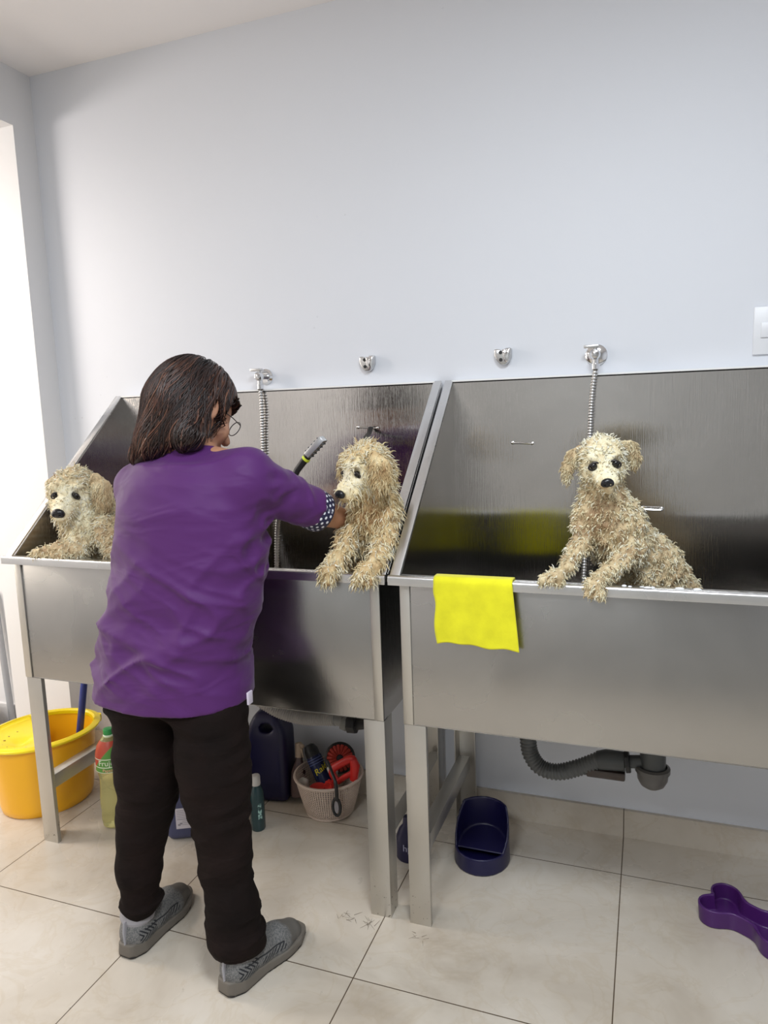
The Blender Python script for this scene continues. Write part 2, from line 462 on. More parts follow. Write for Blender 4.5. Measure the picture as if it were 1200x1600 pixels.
# ------------------------------------------------------------------ wash tubs
YP, ZR, ZT, ZB = -0.582, 0.961, 1.447, 0.565
def arc2(cx, cy, r, a0, a1, n=5):
    return [(cx + r * math.cos(math.radians(a0 + (a1 - a0) * i / n)), cy + r * math.sin(math.radians(a0 + (a1 - a0) * i / n))) for i in range(n + 1)]
def make_tub(xl, xr, label, fl=0.027, fr=0.027):
    t = thing('dog_wash_tub', label, 'wash tub', ((xl + xr) / 2, -0.3, 0), 'steel dog wash tubs side by side against the wall')
    b = MB().box((xl, YP, ZB), (xr, YP + 0.004, ZR - 0.012))
    b.box((xl, YP, ZB), (xr, YP + 0.03, ZB + 0.003))
    b.build('front_panel', STEEL, t, bevel=0.001)
    for sx, nm in ((1, 0), (-1, 1)):
        x0 = xl if sx == 1 else xr
        MB().box((min(x0, x0 + sx * 0.026), YP - 0.004, ZB + 0.001), (max(x0, x0 + sx * 0.026), YP, ZR - 0.014)).build('corner_post', STEEL_LEG, t, bevel=0.001)
    # rim with a rounded nose and an inner lip
    def rim(extra_l, extra_r):
        out = [(YP + 0.012, ZR - 0.003), (YP - 0.018, ZR)] + arc2(YP - 0.018, ZR - 0.007, 0.007, 90, 180, 4) + [(YP - 0.025, ZR - 0.024), (YP - 0.018, ZR - 0.024), (YP - 0.018, ZR - 0.010), (YP + 0.012, ZR - 0.008)]
        return MB().prism(out, lambda u, v, s: (s, u, v), xl - extra_l, xr + extra_r)
    rim(fl, fr).build('front_rim', STEEL_BR, t)
    slope = (ZT - ZR) / (-0.03 - YP)
    for sx in (-1, 1):
        x0 = xl if sx < 0 else xr
        x1 = x0 - sx * 0.004
        MB().prism([(YP, ZB), (-0.03, ZB), (-0.03, ZT), (YP, ZR - 0.004)], lambda u, v, s: (s, u, v), min(x0, x1), max(x0, x1)).build('side_panel', STEEL_IN, t)
        # sloping flange folded outwards
        xo = x0 + sx * (fl if sx < 0 else fr) - sx * 0.0015; a, c = min(x1, xo), max(x1, xo)
        out = [(YP - 0.012, ZR - 0.012), (-0.03, ZT - 0.003), (-0.03, ZT + 0.003), (YP - 0.012, ZR - 0.012 + 0.007)]
        m = MB().prism(out, lambda u, v, s: (s, u, v + 0.004), a, c)
        m.prism([(YP, ZR - 0.022), (-0.03, ZT - 0.022), (-0.03, ZT), (YP, ZR - 0.004)], lambda u, v, s: (s, u, v), xo - 0.0015, xo + 0.0015)
        m.build('side_flange', STEEL_BR, t, bevel=0.0008)
    MB().box((xl, -0.033, ZB), (xr, -0.029, ZT)).box((xl, -0.033, ZT - 0.003), (xr, -0.001, ZT + 0.001)).build('back_panel', STEEL_IN, t)
    MB().box((xl, -0.034, ZT + 0.0012), (xr, -0.0005, ZT + 0.006)).build('sealant_strip', mat('white_sealant', (0.85, 0.86, 0.86), 0.4), t)
    f = MB(); n = 10
    xm = (xl + xr) / 2 + 0.05
    f.prism([(xl + 0.004, 0.608), (xm, 0.596), (xr - 0.004, 0.608), (xr - 0.004, 0.603), (xm, 0.591), (xl + 0.004, 0.603)], lambda u, v, s: (u, s, v), YP + 0.004, -0.033)
    f.build('basin_floor', STEEL_IN, t)
    # four angle-iron legs
    for lx, sx in ((xl, 1), (xr, -1)):
        for ly, sy in ((YP, 1), (-0.035, -1)):
            wdt = 0.058
            o = [(0, 0), (wdt, 0), (wdt, 0.014), (wdt - 0.003, 0.014), (wdt - 0.003, 0.003), (0.003, 0.003), (0.003, wdt), (0, wdt)]
            MB().prism(o, lambda u, v, s, lx=lx, ly=ly, sx=sx, sy=sy: (lx + sx * u, ly + sy * v, s), 0.0, ZB - 0.001 if True else 0).build('leg', STEEL_LEG, t, bevel=0.0006)
        MB().prism([(0.003, 0.222), (0.040, 0.222), (0.040, 0.176), (0.037, 0.176), (0.037, 0.219), (0.003, 0.219)], lambda u, v, s, lx=lx, sx=sx: (lx + sx * u, s, v), YP + 0.0145, -0.050).build('side_brace', STEEL_LEG, t, bevel=0.0006)
    return t
TUBL = make_tub(-1.482, -0.266, 'left steel dog wash tub, two wet dogs in it and yellow bucket below', 0.026, 0.0235)
TUBR = make_tub(-0.211, 1.06, 'right steel dog wash tub with yellow cloth over its rim', 0.0235, 0.026)

# ------------------------------------------------------------------ fixtures on the wall
def hose_tube(pts, r, pitch, depth, n=14, seg=14, dense=None):
    c = catmull(pts, n)
    # resample evenly
    L = [0]
    for a, b in zip(c, c[1:]): L.append(L[-1] + (b - a).length)
    N = int(L[-1] / (pitch / 4)); out = []; rr = []
    j = 0
    for i in range(N + 1):
        s = L[-1] * i / N
        while j < len(L) - 2 and L[j + 1] < s: j += 1
        t = (s - L[j]) / max(L[j + 1] - L[j], 1e-9); out.append(c[j].lerp(c[j + 1], min(max(t, 0), 1)))
        rr.append(r - depth * (0.5 - 0.5 * math.cos(2 * math.pi * i / 4)))
    return MB().tube(out, rr, seg)
def make_tap(px, py, label, s=1.0):
    c = at(px, py, 0.0); t = thing('angle_valve', label, 'tap', c, 'chrome taps on the wall above the tubs')
    MB().lathe([(0.0, 0), (0.027 * s, 0.0), (0.027 * s, 0.004), (0.020 * s, 0.010), (0.0, 0.011)], c, 28, axis=(0, -1, 0), cap=False).build('wall_flange', CHROME, t)
    b = MB().lathe([(0.009, 0), (0.009, 0.03), (0.013, 0.032), (0.015, 0.04), (0.015, 0.052), (0.011, 0.058), (0.004, 0.06)], (c[0], c[1] - 0.005, c[2]), 20, axis=(0, -1, 0))
    b.lathe([(0.009, 0), (0.009, 0.018), (0.012, 0.019), (0.012, 0.034), (0.009, 0.036)], (c[0], c[1] - 0.045, c[2] - 0.008), 12, axis=(0, 0, -1))
    b.build('valve_body', CHROME, t)
    h = MB().box((c[0] - 0.032, c[1] - 0.055, c[2] + 0.018), (c[0] + 0.010, c[1] - 0.036, c[2] + 0.027))
    h.lathe([(0.006, 0), (0.006, 0.014)], (c[0], c[1] - 0.045, c[2] + 0.008), 12)
    h.build('lever', CHROME_D, t, bevel=0.002)
    return (c[0], c[1] - 0.045, c[2] - 0.044)
n1 = make_tap(416, 589, 'chrome tap on the wall right of the person in purple, hose below')
n2 = make_tap(932, 555, 'chrome tap on the wall above the dog in the right tub', 1.15)
hz = hose_tube([n1, at(409, 640, -0.048), at(411, 720, -0.048), at(411, 880, -0.10), at(414, 930, -0.16), at(428, 960, -0.24), at(432, 900, -0.30), at(433, 830, -0.35), at(440, 785, -0.40), at(452, 762, -0.42)], 0.0080, 0.0095, 0.0034)
tag(hz.build('shower_hose', CHROME_D, None, auto=80, origin=n1), 'ribbed steel hose hanging from the tap beside the person', 'hose', 'ribbed steel shower hoses')
hz = hose_tube([n2, at(925, 620, -0.048), at(922, 680, -0.048), at(917, 800, -0.06), at(912, 905, -0.10), at(912, 960, -0.16), at(930, 985, -0.2)], 0.0086, 0.0084, 0.0028)
tag(hz.build('shower_hose', CHROME_D, None, auto=80, origin=n2), 'ribbed steel hose running down behind the dog in the right tub', 'hose', 'ribbed steel shower hoses')

def make_holder(px, py, label):
    c = at(px, py, 0.0); t = thing('shower_holder', label, 'shower holder', c, 'empty chrome shower holders on the wall')
    o = [(-0.026, 0.022), (-0.010, 0.022), (-0.004, 0.016), (0.004, 0.016), (0.008, 0.024), (0.026, 0.024), (0.026, 0.0), (0.019, -0.017), (0.009, -0.026), (-0.006, -0.026), (-0.018, -0.015), (-0.026, 0.004)]
    m = MB().prism(o, lambda u, v, s: (c[0] + u, c[1] - s, c[2] + v), 0.0, 0.020)
    m.build('bracket', CHROME_D, t, bevel=0.004, segs=3)
    p = MB().prism([(a * 0.45 + 0.012, b * 0.8 + 0.002) for a, b in o], lambda u, v, s: (c[0] + u, c[1] - s, c[2] + v), 0.019, 0.027)
    p.build('clamp_jaw', CHROME, t, bevel=0.003)
    for dz, dx in ((0.011, -0.006), (-0.011, -0.005)):
        MB().lathe([(0.0055, 0), (0.0055, 0.002)], (c[0] + dx, c[1] - 0.0195, c[2] + dz), 14, axis=(0, -1, 0)).build('screw_hole', BLACK, t)
make_holder(576, 568, 'empty chrome shower holder above the middle dog')
make_holder(787, 557, 'empty chrome shower holder above the right tub, left of the tap')

# light switch at the right edge
c = at(1175, 555, 0); t = thing('light_switch', 'white wall switch plate cut by the right edge of the picture', 'switch', (c[0] + 0.06, 0, c[2] + 0.065))
PLAS = mat('white_plastic', (0.74, 0.76, 0.80), 0.35)
MB().box((c[0], -0.009, c[2]), (c[0] + 0.122, -0.0003, c[2] + 0.128)).build('switch_plate', PLAS, t, bevel=0.003)
MB().box((c[0] + 0.018, -0.014, c[2] + 0.045), (c[0] + 0.10, -0.009, c[2] + 0.085)).build('rocker', PLAS, t, bevel=0.0015)

# small bars on the back panels and the leash straps
def bar(px0, px1, py, name, label, r=0.0022, so=0.014, ref=None):
    a = at(px0, py, -0.033); b = at(px1, py + 1, -0.033); y = -0.033 - so
    m = MB().tube(catmull([(a[0], -0.0335, a[2]), (a[0], y + 0.004, a[2]), (a[0] + 0.005, y, a[2]), (b[0] - 0.005, y, b[2]), (b[0], y + 0.004, b[2]), (b[0], -0.0335, b[2])], 5), r, 8)
    for q in (a, b): m.lathe([(0.005, 0), (0.005, 0.002), (0.003, 0.003)], (q[0], -0.033, q[2]), 10, axis=(0, -1, 0))
    o = m.build(name, CHROME, None, origin=(a + b) / 2); tag(o, label, 'tether bar', 'small steel tether bars on the tub backs'); return o
bar(801, 832, 692, 'tether_bar', 'thin steel bar on the back of the right tub, left of the dog')
bar(1003, 1034, 794, 'tether_bar', 'steel bar on the tub back beside the shoulder of the right dog', 0.0034, 0.026)
bar(560, 590, 668, 'tether_bar', 'steel bar on the left tub back above the middle dog')

# yellow cloth over the rim of the right tub
YEL = mat('yellow_cloth', (0.80, 0.76, 0.006), 0.85)
yv = coords(YEL); lk(YEL, ramp(YEL, noise(YEL, yv, 16, 4), [(0.35, (0.70, 0.66, 0.004)), (0.65, (0.84, 0.80, 0.008))]), bsdf(YEL).inputs['Base Color'])
bump(YEL, noise(YEL, yv, 700, 2), 0.5, 0.001)
bsdf(YEL).inputs['Sheen Weight'].default_value = 0.3
x0 = at(677, 902, -0.612)[0]; x1 = at(800, 905, -0.612)[0]
prof = [(-0.566, 0.80), (-0.567, 0.86), (-0.568, 0.92), (-0.569, 0.952), (-0.574, 0.9645), (-0.590, 0.9655), (-0.603, 0.9650), (-0.6115, 0.957), (-0.6125, 0.945), (-0.611, 0.93), (-0.610, 0.91), (-0.609, 0.885), (-0.608, 0.86), (-0.607, 0.835), (-0.606, 0.81), (-0.606, 0.797)]
pc = catmull([(0, a, b) for a, b in prof], 3)
NU = 30; V = []
for i, p in enumerate(pc):
    dn = max(0, 0.957 - p.z) if p.y < -0.6 else 0
    for k in range(NU + 1):
        u = k / NU
        x = x0 + (x1 - x0) * u + dn * (0.06 * u + 0.03) + 0.004 * math.sin(dn * 40) * (1 - u) - (0.006 * math.exp(-((dn - 0.03) / 0.02) ** 2) * (1 - u))
        y = p.y - abs(0.005 * dn / 0.16 * (1 + math.sin(u * 9 + 1.5 + dn * 10)))
        z = p.z + (dn / 0.16) * (0.004 * math.sin(u * 5) + 0.002 * math.sin(u * 17))
        V.append((x, y, z))
F = [(i * (NU + 1) + k, i * (NU + 1) + k + 1, (i + 1) * (NU + 1) + k + 1, (i + 1) * (NU + 1) + k) for i in range(len(pc) - 1) for k in range(NU)]
o = mk('cleaning_cloth', V, F, YEL, origin=((x0 + x1) / 2, -0.59, 0.96)); tag(o, 'bright yellow cleaning cloth folded over the rim of the right tub', 'cloth')
md = o.modifiers.new('thickness', 'SOLIDIFY'); md.thickness = 0.0022; md.offset = 1

# ------------------------------------------------------------------ drains
GREYC = mat('grey_corrugated_plastic', (0.42, 0.40, 0.38), 0.4)
DGREY = mat('dark_grey_plastic', (0.055, 0.06, 0.062), 0.38)
DG2 = mat('dark_corrugated_plastic', (0.10, 0.105, 0.105), 0.4)
e = at(546, 1129, -0.35)
t = thing('drain_hose', 'grey corrugated drain hose slung under the left tub', 'drain pipe', e)
hose_tube([at(385, 1078, -0.35), at(412, 1098, -0.35), at(440, 1113, -0.35), at(475, 1122, -0.35), at(510, 1123, -0.35), at(524, 1123, -0.35)], 0.0215, 0.0075, 0.0045, seg=20).build('corrugated_hose', GREYC, t, auto=80)
a = at(522, 1123, -0.35); b = at(536, 1126, -0.35); MB().tube([a, b], 0.019, 20).build('connector', mat('grey_plastic', (0.25, 0.25, 0.24), 0.4), t)
b2 = at(545, 1130, -0.35); b3 = at(557, 1131, -0.35); MB().tube([b, b2], 0.026, 20).build('collar', mat('grey_collar', (0.2, 0.2, 0.19), 0.4), t, bevel=0.001)
m = MB().tube([b2, b3], 0.030, 8); m.tube([b3, at(590, 1128, -0.35)], 0.018, 16); m.tube([at(590, 1128, -0.35), at(590, 1128, -0.35) + np.array([0, 0, 0.16])], 0.018, 16); m.build('nut', BLACK, t, bevel=0.001)
t = thing('drain_trap', 'dark grey drain trap with corrugated pipe under the right tub', 'drain pipe', at(1020, 1200, -0.25))
Y = -0.25
hose_tube([at(826, 1120, Y), at(825, 1150, Y), at(829, 1178, Y), at(845, 1199, Y), at(872, 1206, Y), at(905, 1199, Y), at(938, 1187, Y)], 0.0245, 0.0098, 0.004, seg=24).build('corrugated_pipe', DG2, t, auto=80)
MB().tube([at(934, 1188, Y), at(948, 1187, Y), at(976, 1190, Y)], [0.026, 0.029, 0.027], 20).tube([at(974, 1190, Y), at(1010, 1190, Y)], 0.018, 16).build('connector', DGREY, t, bevel=0.001)
c = at(1020, 1190, Y)
MB().lathe([(0.034, -0.02), (0.034, 0.08), (0.02, 0.09), (0.02, 0.20)], c, 28).build('trap_body', DGREY, t)
MB().lathe([(0.0, -0.078), (0.018, -0.076), (0.032, -0.066), (0.040, -0.050), (0.042, -0.03), (0.046, -0.028), (0.046, -0.016), (0.038, -0.012)], c, 28, cap=False).build('trap_cup', mat('grey_cup', (0.11, 0.105, 0.10), 0.35), t)
for x, r in ((981, 0.032),): MB().tube([at(x - 4, 1190, Y), at(x + 3, 1190, Y)], r, 8).build('nut', BLACK, t, bevel=0.001)
a = at(948, 1206, Y); MB().box((a[0] - 0.055, Y - 0.02, a[2] - 0.014), (a[0] + 0.05, Y + 0.02, a[2] + 0.010)).build('joint_block', mat('brown_joint', (0.05, 0.035, 0.03), 0.2), t, bevel=0.005)

# ------------------------------------------------------------------ yellow bucket and what stands in it
YB = mat('yellow_bucket_plastic', (0.95, 0.48, 0.012), 0.28); bsdf(YB).inputs['Subsurface Weight'].default_value = 0.0
YR = mat('yellow_rim_plastic', (0.93, 0.72, 0.010), 0.25)
bc = np.array([-1.672, -0.372, 0.0]); RB = math.radians(58); AX, AY = 0.192, 0.165
t = thing('mop_bucket', 'big oval yellow mop bucket on the floor behind the left tub leg', 'bucket', bc)
ex = dict(sx=1.0, sy=AY / AX, rot=RB)
MB().lathe([(0.0, 0.0), (0.145, 0.0), (0.153, 0.008), (0.158, 0.03), (0.181, 0.262), (0.178, 0.262), (0.155, 0.03), (0.148, 0.012), (0, 0.010)], bc, 56, cap=False, **ex).build('tub', YB, t)
MB().lathe([(0.178, 0.258), (0.180, 0.262), (0.198, 0.262), (0.201, 0.266), (0.200, 0.270), (0.192, 0.274), (0.180, 0.276), (0.175, 0.270), (0.175, 0.258)], bc, 64, cap=False, **ex).build('rim', YR, t)
# wringer dish over the near half, sloping to a round hole
Rz = Matrix.Rotation(RB, 3, 'Z')
def bk(u, v, z):   # local bucket frame: u along the long axis
    p = Rz @ Vector((u, v, 0)); return (bc[0] + p[0], bc[1] + p[1], z)
N1, N2 = 40, 14; V = []; F = []
cut = 0.02
for j in range(N2 + 1):
    for i in range(N1 + 1):
        a = math.pi * (0.5 + i / N1)   # left/near half
        X, Yv = 0.176 * math.cos(a), 0.176 * AY / AX * math.sin(a)
        f = j / N2; u = X * f - 0.0; v = Yv * f
        dd = math.hypot((u + 0.075), v) ; z = 0.268 - 0.020 * (1 - f ** 6) - 0.02 * math.exp(-(dd / 0.035) ** 2)
        V.append(bk(u + 0.03 * (1 - f) * 0, v, z))
F = [(j * (N1 + 1) + i, j * (N1 + 1) + i + 1, (j + 1) * (N1 + 1) + i + 1, (j + 1) * (N1 + 1) + i) for j in range(N2) for i in range(N1)]
o = mk('wringer_tray', V, F, YR, t); md = o.modifiers.new('t', 'SOLIDIFY'); md.thickness = 0.003
MB().box((-0.004, -0.148, 0.20), (0.004, 0.148, 0.256), Matrix.Translation(Vector(bc)) @ Matrix.Rotation(RB, 4, 'Z')).build('divider', YR, t, bevel=0.002)
dk = mat('drain_slot', (0.25, 0.13, 0.01), 0.6)
for k, (u, v) in enumerate([(-0.145, 0.0), (-0.13, 0.035), (-0.11, 0.065), (-0.135, -0.035), (-0.115, -0.065), (-0.08, -0.09), (-0.075, 0.09)]):
    p = bk(u, v, 0.2515); an = math.atan2(v, u) + RB
    Mx = Matrix.Translation(Vector(p)) @ Matrix.Rotation(an, 4, 'Z')
    MB().box((-0.016, -0.0025, -0.002), (0.016, 0.0025, 0.0012), Mx).build('drain_slot', dk, t)
for sgn in (1, -1):
    p = bk(sgn * 0.192, 0, 0.255); m = MB().lathe([(0.0, -0.012), (0.016, -0.012), (0.018, 0.0), (0.016, 0.014), (0.0, 0.014)], p, 16, cap=False); m.build('handle_lug', YR, t)
p0 = bk(-0.02, 0.03, 0.256); MB().tube(catmull([bk(0.0, 0.045, 0.252), bk(0.004, 0.04, 0.274), bk(0.0, 0.03, 0.282), bk(-0.006, 0.02, 0.276), bk(-0.006, 0.018, 0.252)], 6), 0.004, 10).build('wringer_catch', mat('pale_catch', (0.75, 0.66, 0.42), 0.4), t)
BLUE = mat('blue_pole', (0.035, 0.05, 0.25), 0.3)
pb = np.array(bk(0.085, -0.02, 0.012)); pt = at(131, 1072, pb[1] + 0.05)
pdir = (pt - pb) / np.linalg.norm(pt - pb)
t = thing('mop', 'blue handled mop standing in the yellow bucket', 'mop', pb)
MB().tube([pb + pdir * 0.05, pt + pdir * 0.06], 0.0125, 16).build('pole', BLUE, t, bevel=0.001)
MB().lathe([(0.012, 0.04), (0.03, 0.03), (0.04, 0.0), (0.0, 0.0)], pb, 16, cap=False).build('mop_head', mat('mop_grey', (0.5, 0.5, 0.5), 0.9), t)
# thing at the far left edge
g = atz(0, 1148, 0.0)
t = thing('basin', 'pale translucent basin cut by the left edge of the picture', 'basin', (g[0] - 0.135, g[1] - 0.07, 0))
gc = (g[0] - 0.135, g[1] - 0.07, 0)
MB().lathe([(0, 0), (0.11, 0), (0.14, 0.10), (0.137, 0.10), (0.107, 0.003), (0, 0.003)], gc, 40, cap=False).build('bowl', mat('clear_grey_plastic', (0.62, 0.65, 0.70), 0.2), t)
MB().lathe([(0.136, 0.098), (0.15, 0.098), (0.15, 0.104), (0.136, 0.104)], gc, 40, cap=False).build('rim', mat('basin_rim', (0.62, 0.66, 0.75), 0.25), t)
t = thing('dustpan_stick', 'grey pole standing at the far left edge beside the basin', 'pole', (g[0] - 0.03, g[1] + 0.10, 0))
MB().tube([(g[0] - 0.02, g[1] + 0.09, 0.012), (g[0] - 0.06, g[1] + 0.10, 0.62)], 0.014, 14).build('pole', mat('grey_pole', (0.35, 0.36, 0.38), 0.4), t)
MB().lathe([(0.03, 0), (0.03, 0.01), (0.014, 0.03)], (g[0] - 0.02, g[1] + 0.09, 0), 16).build('foot', DGREY, t)

# ------------------------------------------------------------------ bottles and cans on the floor
# pale yellow drink bottle
bp = np.array([-1.322, -0.425, 0.0])
t = thing('drink_bottle', 'tall clear bottle of pale yellow liquid with green cap and red and green label', 'bottle', bp)
PET = mat('pale_yellow_bottle', (0.90, 0.86, 0.42), 0.08, 0, Transmission_Weight=0.75, IOR=1.2)
bsdf(PET).inputs['Subsurface Weight'].default_value = 0.0
MB().lathe([(0, 0.004), (0.03, 0.0), (0.042, 0.006), (0.045, 0.03), (0.043, 0.06), (0.045, 0.07), (0.0445, 0.10), (0.041, 0.14), (0.0405, 0.17), (0.045, 0.20), (0.0475, 0.205)], bp, 36, cap=False).lathe([(0.0475, 0.205), (0.0475, 0.248), (0.046, 0.262), (0.040, 0.285), (0.028, 0.305), (0.016, 0.318), (0.0145, 0.322), (0.0145, 0.333), (0, 0.333)], bp, 36, cap=False).build('bottle_body', PET, t)
LB = mat('bottle_label', (0.5, 0.1, 0.05), 0.4)
lv = nd(LB, 'ShaderNodeTexCoord'); sp = nd(LB, 'ShaderNodeSeparateXYZ'); lk(LB, lv.outputs['Object'], sp.inputs[0])
# red left, green right, pale upper band with lettering
ad = nd(LB, 'ShaderNodeMath', operation='MULTIPLY_ADD'); lk(LB, sp.outputs[2], ad.inputs[0]); ad.inputs[1].default_value = -0.8; lk(LB, sp.outputs[0], ad.inputs[2])
fx = maprange(LB, ad.outputs[0], -0.203, -0.199, 0, 1)
lk(LB, mixc(LB, fx, (0.50, 0.07, 0.035), (0.10, 0.30, 0.05)), bsdf(LB).inputs['Base Color'])
MB().lathe([(0.0482, 0.205), (0.0482, 0.2485), (0.0468, 0.262), (0.0408, 0.2855), (0.0285, 0.3055)], bp, 36, cap=False).build('label', LB, t)
CRM = mat('label_cream', (0.80, 0.86, 0.66), 0.4)
for z in (0.2045, 0.222, 0.250): MB().lathe([(0.0486, z), (0.0486, z + (0.003 if z > 0.21 else 0.002))], bp, 36, cap=False).build('label_stripe', CRM, t)
MB().lathe([(0.0165, 0.314), (0.0175, 0.316), (0.0175, 0.321), (0.0155, 0.323)], bp, 24).build('neck_ring', CRM, t)
MB().lathe([(0.0165, 0.322), (0.0165, 0.338), (0.015, 0.341)], bp, 24).build('cap', mat('green_cap', (0.03, 0.30, 0.07), 0.35), t, bevel=0.001)
def cyl_wrap(c, r, z0, a0):
    return lambda v: (c[0] + (r + v.z) * math.sin(a0 + v.x / r), c[1] - (r + v.z) * math.cos(a0 + v.x / r), z0 + v.y)
text_mesh('label_lettering', 'Frujda', 0.026, CRM, t, None, 0.0006, cyl_wrap(bp, 0.0485, 0.238, 0.52))
text_mesh('label_lettering', 'Papaja', 0.014, mat('label_salmon', (0.85, 0.45, 0.30), 0.4), t, None, 0.0006, cyl_wrap(bp, 0.0485, 0.2135, 0.50))

# jerrycans
def rbox(P, c, h, r):
    q = np.abs(P - np.asarray(c)) - (np.asarray(h) - r)
    return np.linalg.norm(np.maximum(q, 0), axis=1) + np.minimum(q.max(1), 0) - r
def jerrycan(c, w, d, h, rz, name, label, m, lab=None, hsh=0.28):
    t = thing(name, label, 'jug', c)
    ca, sa = math.cos(rz), math.sin(rz)
    def f(P):
        q = P
        s = np.clip((q[:, 2] - h * (1 - hsh)) / (h * hsh), 0, 1.2)   # shoulder taper
        sc = 1 - 0.52 * s ** 1.5
        qq = np.stack([q[:, 0] / sc, q[:, 1] / (1 - 0.25 * s ** 2), q[:, 2]], 1)
        b = rbox(qq, (0, 0, h / 2), (w / 2, d / 2, h / 2), 0.025) * 0.55
        hole = S_cone(q, (0.012, 0, h * 0.80), (-0.03, 0, h * 0.86), 0.020, 0.018)
        hole = np.maximum(hole, np.abs(q[:, 1]) - d)
        hole2 = np.minimum(hole, 1e3)
        hh = np.sqrt(((q[:, 0] - 0.005) / 1.5) ** 2 + (q[:, 2] - h * 0.84) ** 2) - 0.017
        return np.maximum(b, -hh)
    V, F = nets(f, (-w / 2 - 0.01, -d / 2 - 0.01, -0.01), (w / 2 + 0.02, d / 2 + 0.02, h + 0.02), 0.005)
    V = relax(V, F, 3)
    R = np.array([[ca, -sa, 0], [sa, ca, 0], [0, 0, 1]])
    o = mk('jug_body', V @ R.T + np.array(c), F, m, t)
    p = np.array([-w * 0.02, 0, h * 0.99]) @ R.T + np.array(c)
    MB().lathe([(0.022, 0), (0.022, 0.022), (0.02, 0.025)], p, 24).build('cap', m, t, bevel=0.001)
    return t, R
NAVY = mat('navy_plastic', (0.007, 0.006, 0.045), 0.35)
SLATE = mat('slate_blue_plastic', (0.055, 0.06, 0.13), 0.4)
jerrycan((-0.888, -0.105, 0), 0.150, 0.12, 0.33, 0.15, 'jerrycan', 'large dark navy jug standing on the floor left of the basket', NAVY)
t, R = jerrycan((-1.028, -0.385, 0), 0.175, 0.11, 0.255, 0.48, 'jerrycan', 'slate blue jug with a white label seen between the legs of the person', SLATE, hsh=0.55)
LBW = mat('label_white', (0.62, 0.58, 0.62), 0.5); LBG = mat('label_print', (0.28, 0.26, 0.30), 0.6)
cc = np.array((-1.028, -0.385, 0))
def lp(u, z, off): return np.array([u, -0.0555 - off, z]) @ R.T + cc
V = [lp(u, z, 0.0008) for u, z in ((-0.052, 0.045), (0.03, 0.045), (0.03, 0.115), (-0.052, 0.115))]
V += [lp(u, z, -0.0006) for u, z in ((-0.052, 0.045), (0.03, 0.045), (0.03, 0.115), (-0.052, 0.115))]
o = mk('label', V, [(0, 1, 2, 3), (7, 6, 5, 4), (0, 4, 5, 1), (1, 5, 6, 2), (2, 6, 7, 3), (3, 7, 4, 0)], LBW, t, smooth=False)
V = []; F = []
for k, z in enumerate((0.107, 0.101, 0.095, 0.089, 0.083, 0.0765, 0.070, 0.064, 0.058)):
    th = 0.0014 if k != 5 else 0.0022; u0 = -0.048 if k < 6 else -0.032
    b = len(V); V += [lp(u, zz, 0.0012) for u, zz in ((u0, z), (0.026, z), (0.026, z + th), (u0, z + th))]; F.append((b, b + 1, b + 2, b + 3))
for zz, uu in ((0.056, -0.046), (0.060, -0.040)):
    b = len(V); V += [lp(uu + a * 0.008, zz + bb * 0.006, 0.0012) for a, bb in ((0, 0), (1, 0), (1, 1), (0, 1))]; F.append((b, b + 1, b + 2, b + 3))
mk('label_print', V, F, LBG, o, smooth=False)

bp = np.array([-0.832, -0.312, 0.0])
t = thing('shampoo_bottle', 'slim dark teal bottle with white cap on the floor beside the trouser leg', 'bottle', bp)
MB().lathe([(0, 0), (0.021, 0), (0.024, 0.005), (0.0245, 0.11), (0.023, 0.135), (0.016, 0.152), (0.011, 0.158), (0, 0.158)], bp, 28, cap=False).build('bottle_body', mat('teal_plastic', (0.018, 0.05, 0.055), 0.2), t)
MB().lathe([(0.0145, 0.156), (0.0155, 0.16), (0.0155, 0.185), (0.0135, 0.19)], bp, 24).build('cap', mat('white_cap', (0.62, 0.60, 0.57), 0.4), t, bevel=0.001)
V = []; F = []
for i in range(7):
    a = 0.25 + i * 0.09
    for z in (0.045, 0.10): V.append((bp[0] + 0.0248 * math.sin(a + 0.35), bp[1] - 0.0248 * math.cos(a + 0.35), z))
F = [(2 * i, 2 * i + 2, 2 * i + 3, 2 * i + 1) for i in range(6)]
lm = mat('teal_label', (0.05, 0.12, 0.12), 0.4); lk(lm, ramp(lm, noise(lm, coords(lm), 90, 3), [(0.48, (0.02, 0.06, 0.06)), (0.56, (0.35, 0.55, 0.50))]), bsdf(lm).inputs['Base Color'])
mk('label', V, F, lm, t)

bp = np.array([-0.300, -0.318, 0.0])
t = thing('detergent_bottle', 'small navy bottle half hidden between the two middle tub legs', 'bottle', bp)
MB().lathe([(0, 0), (0.036, 0), (0.040, 0.006), (0.040, 0.075), (0.03, 0.10), (0.018, 0.115), (0.016, 0.14), (0, 0.14)], bp, 28, cap=False, sy=0.7).build('bottle_body', NAVY, t)
Vs = []
wt = mat('white_print', (0.4, 0.4, 0.55), 0.5)
text_mesh('lettering', 'hp', 0.030, wt, t, None, 0.0006, lambda v: (bp[0] + 0.0 + (0.0405 + v.z) * math.sin(v.x / 0.04 + 0.1), bp[1] - 0.72 * (0.041 + v.z) * math.cos(v.x / 0.04 + 0.1), 0.05 + v.y))

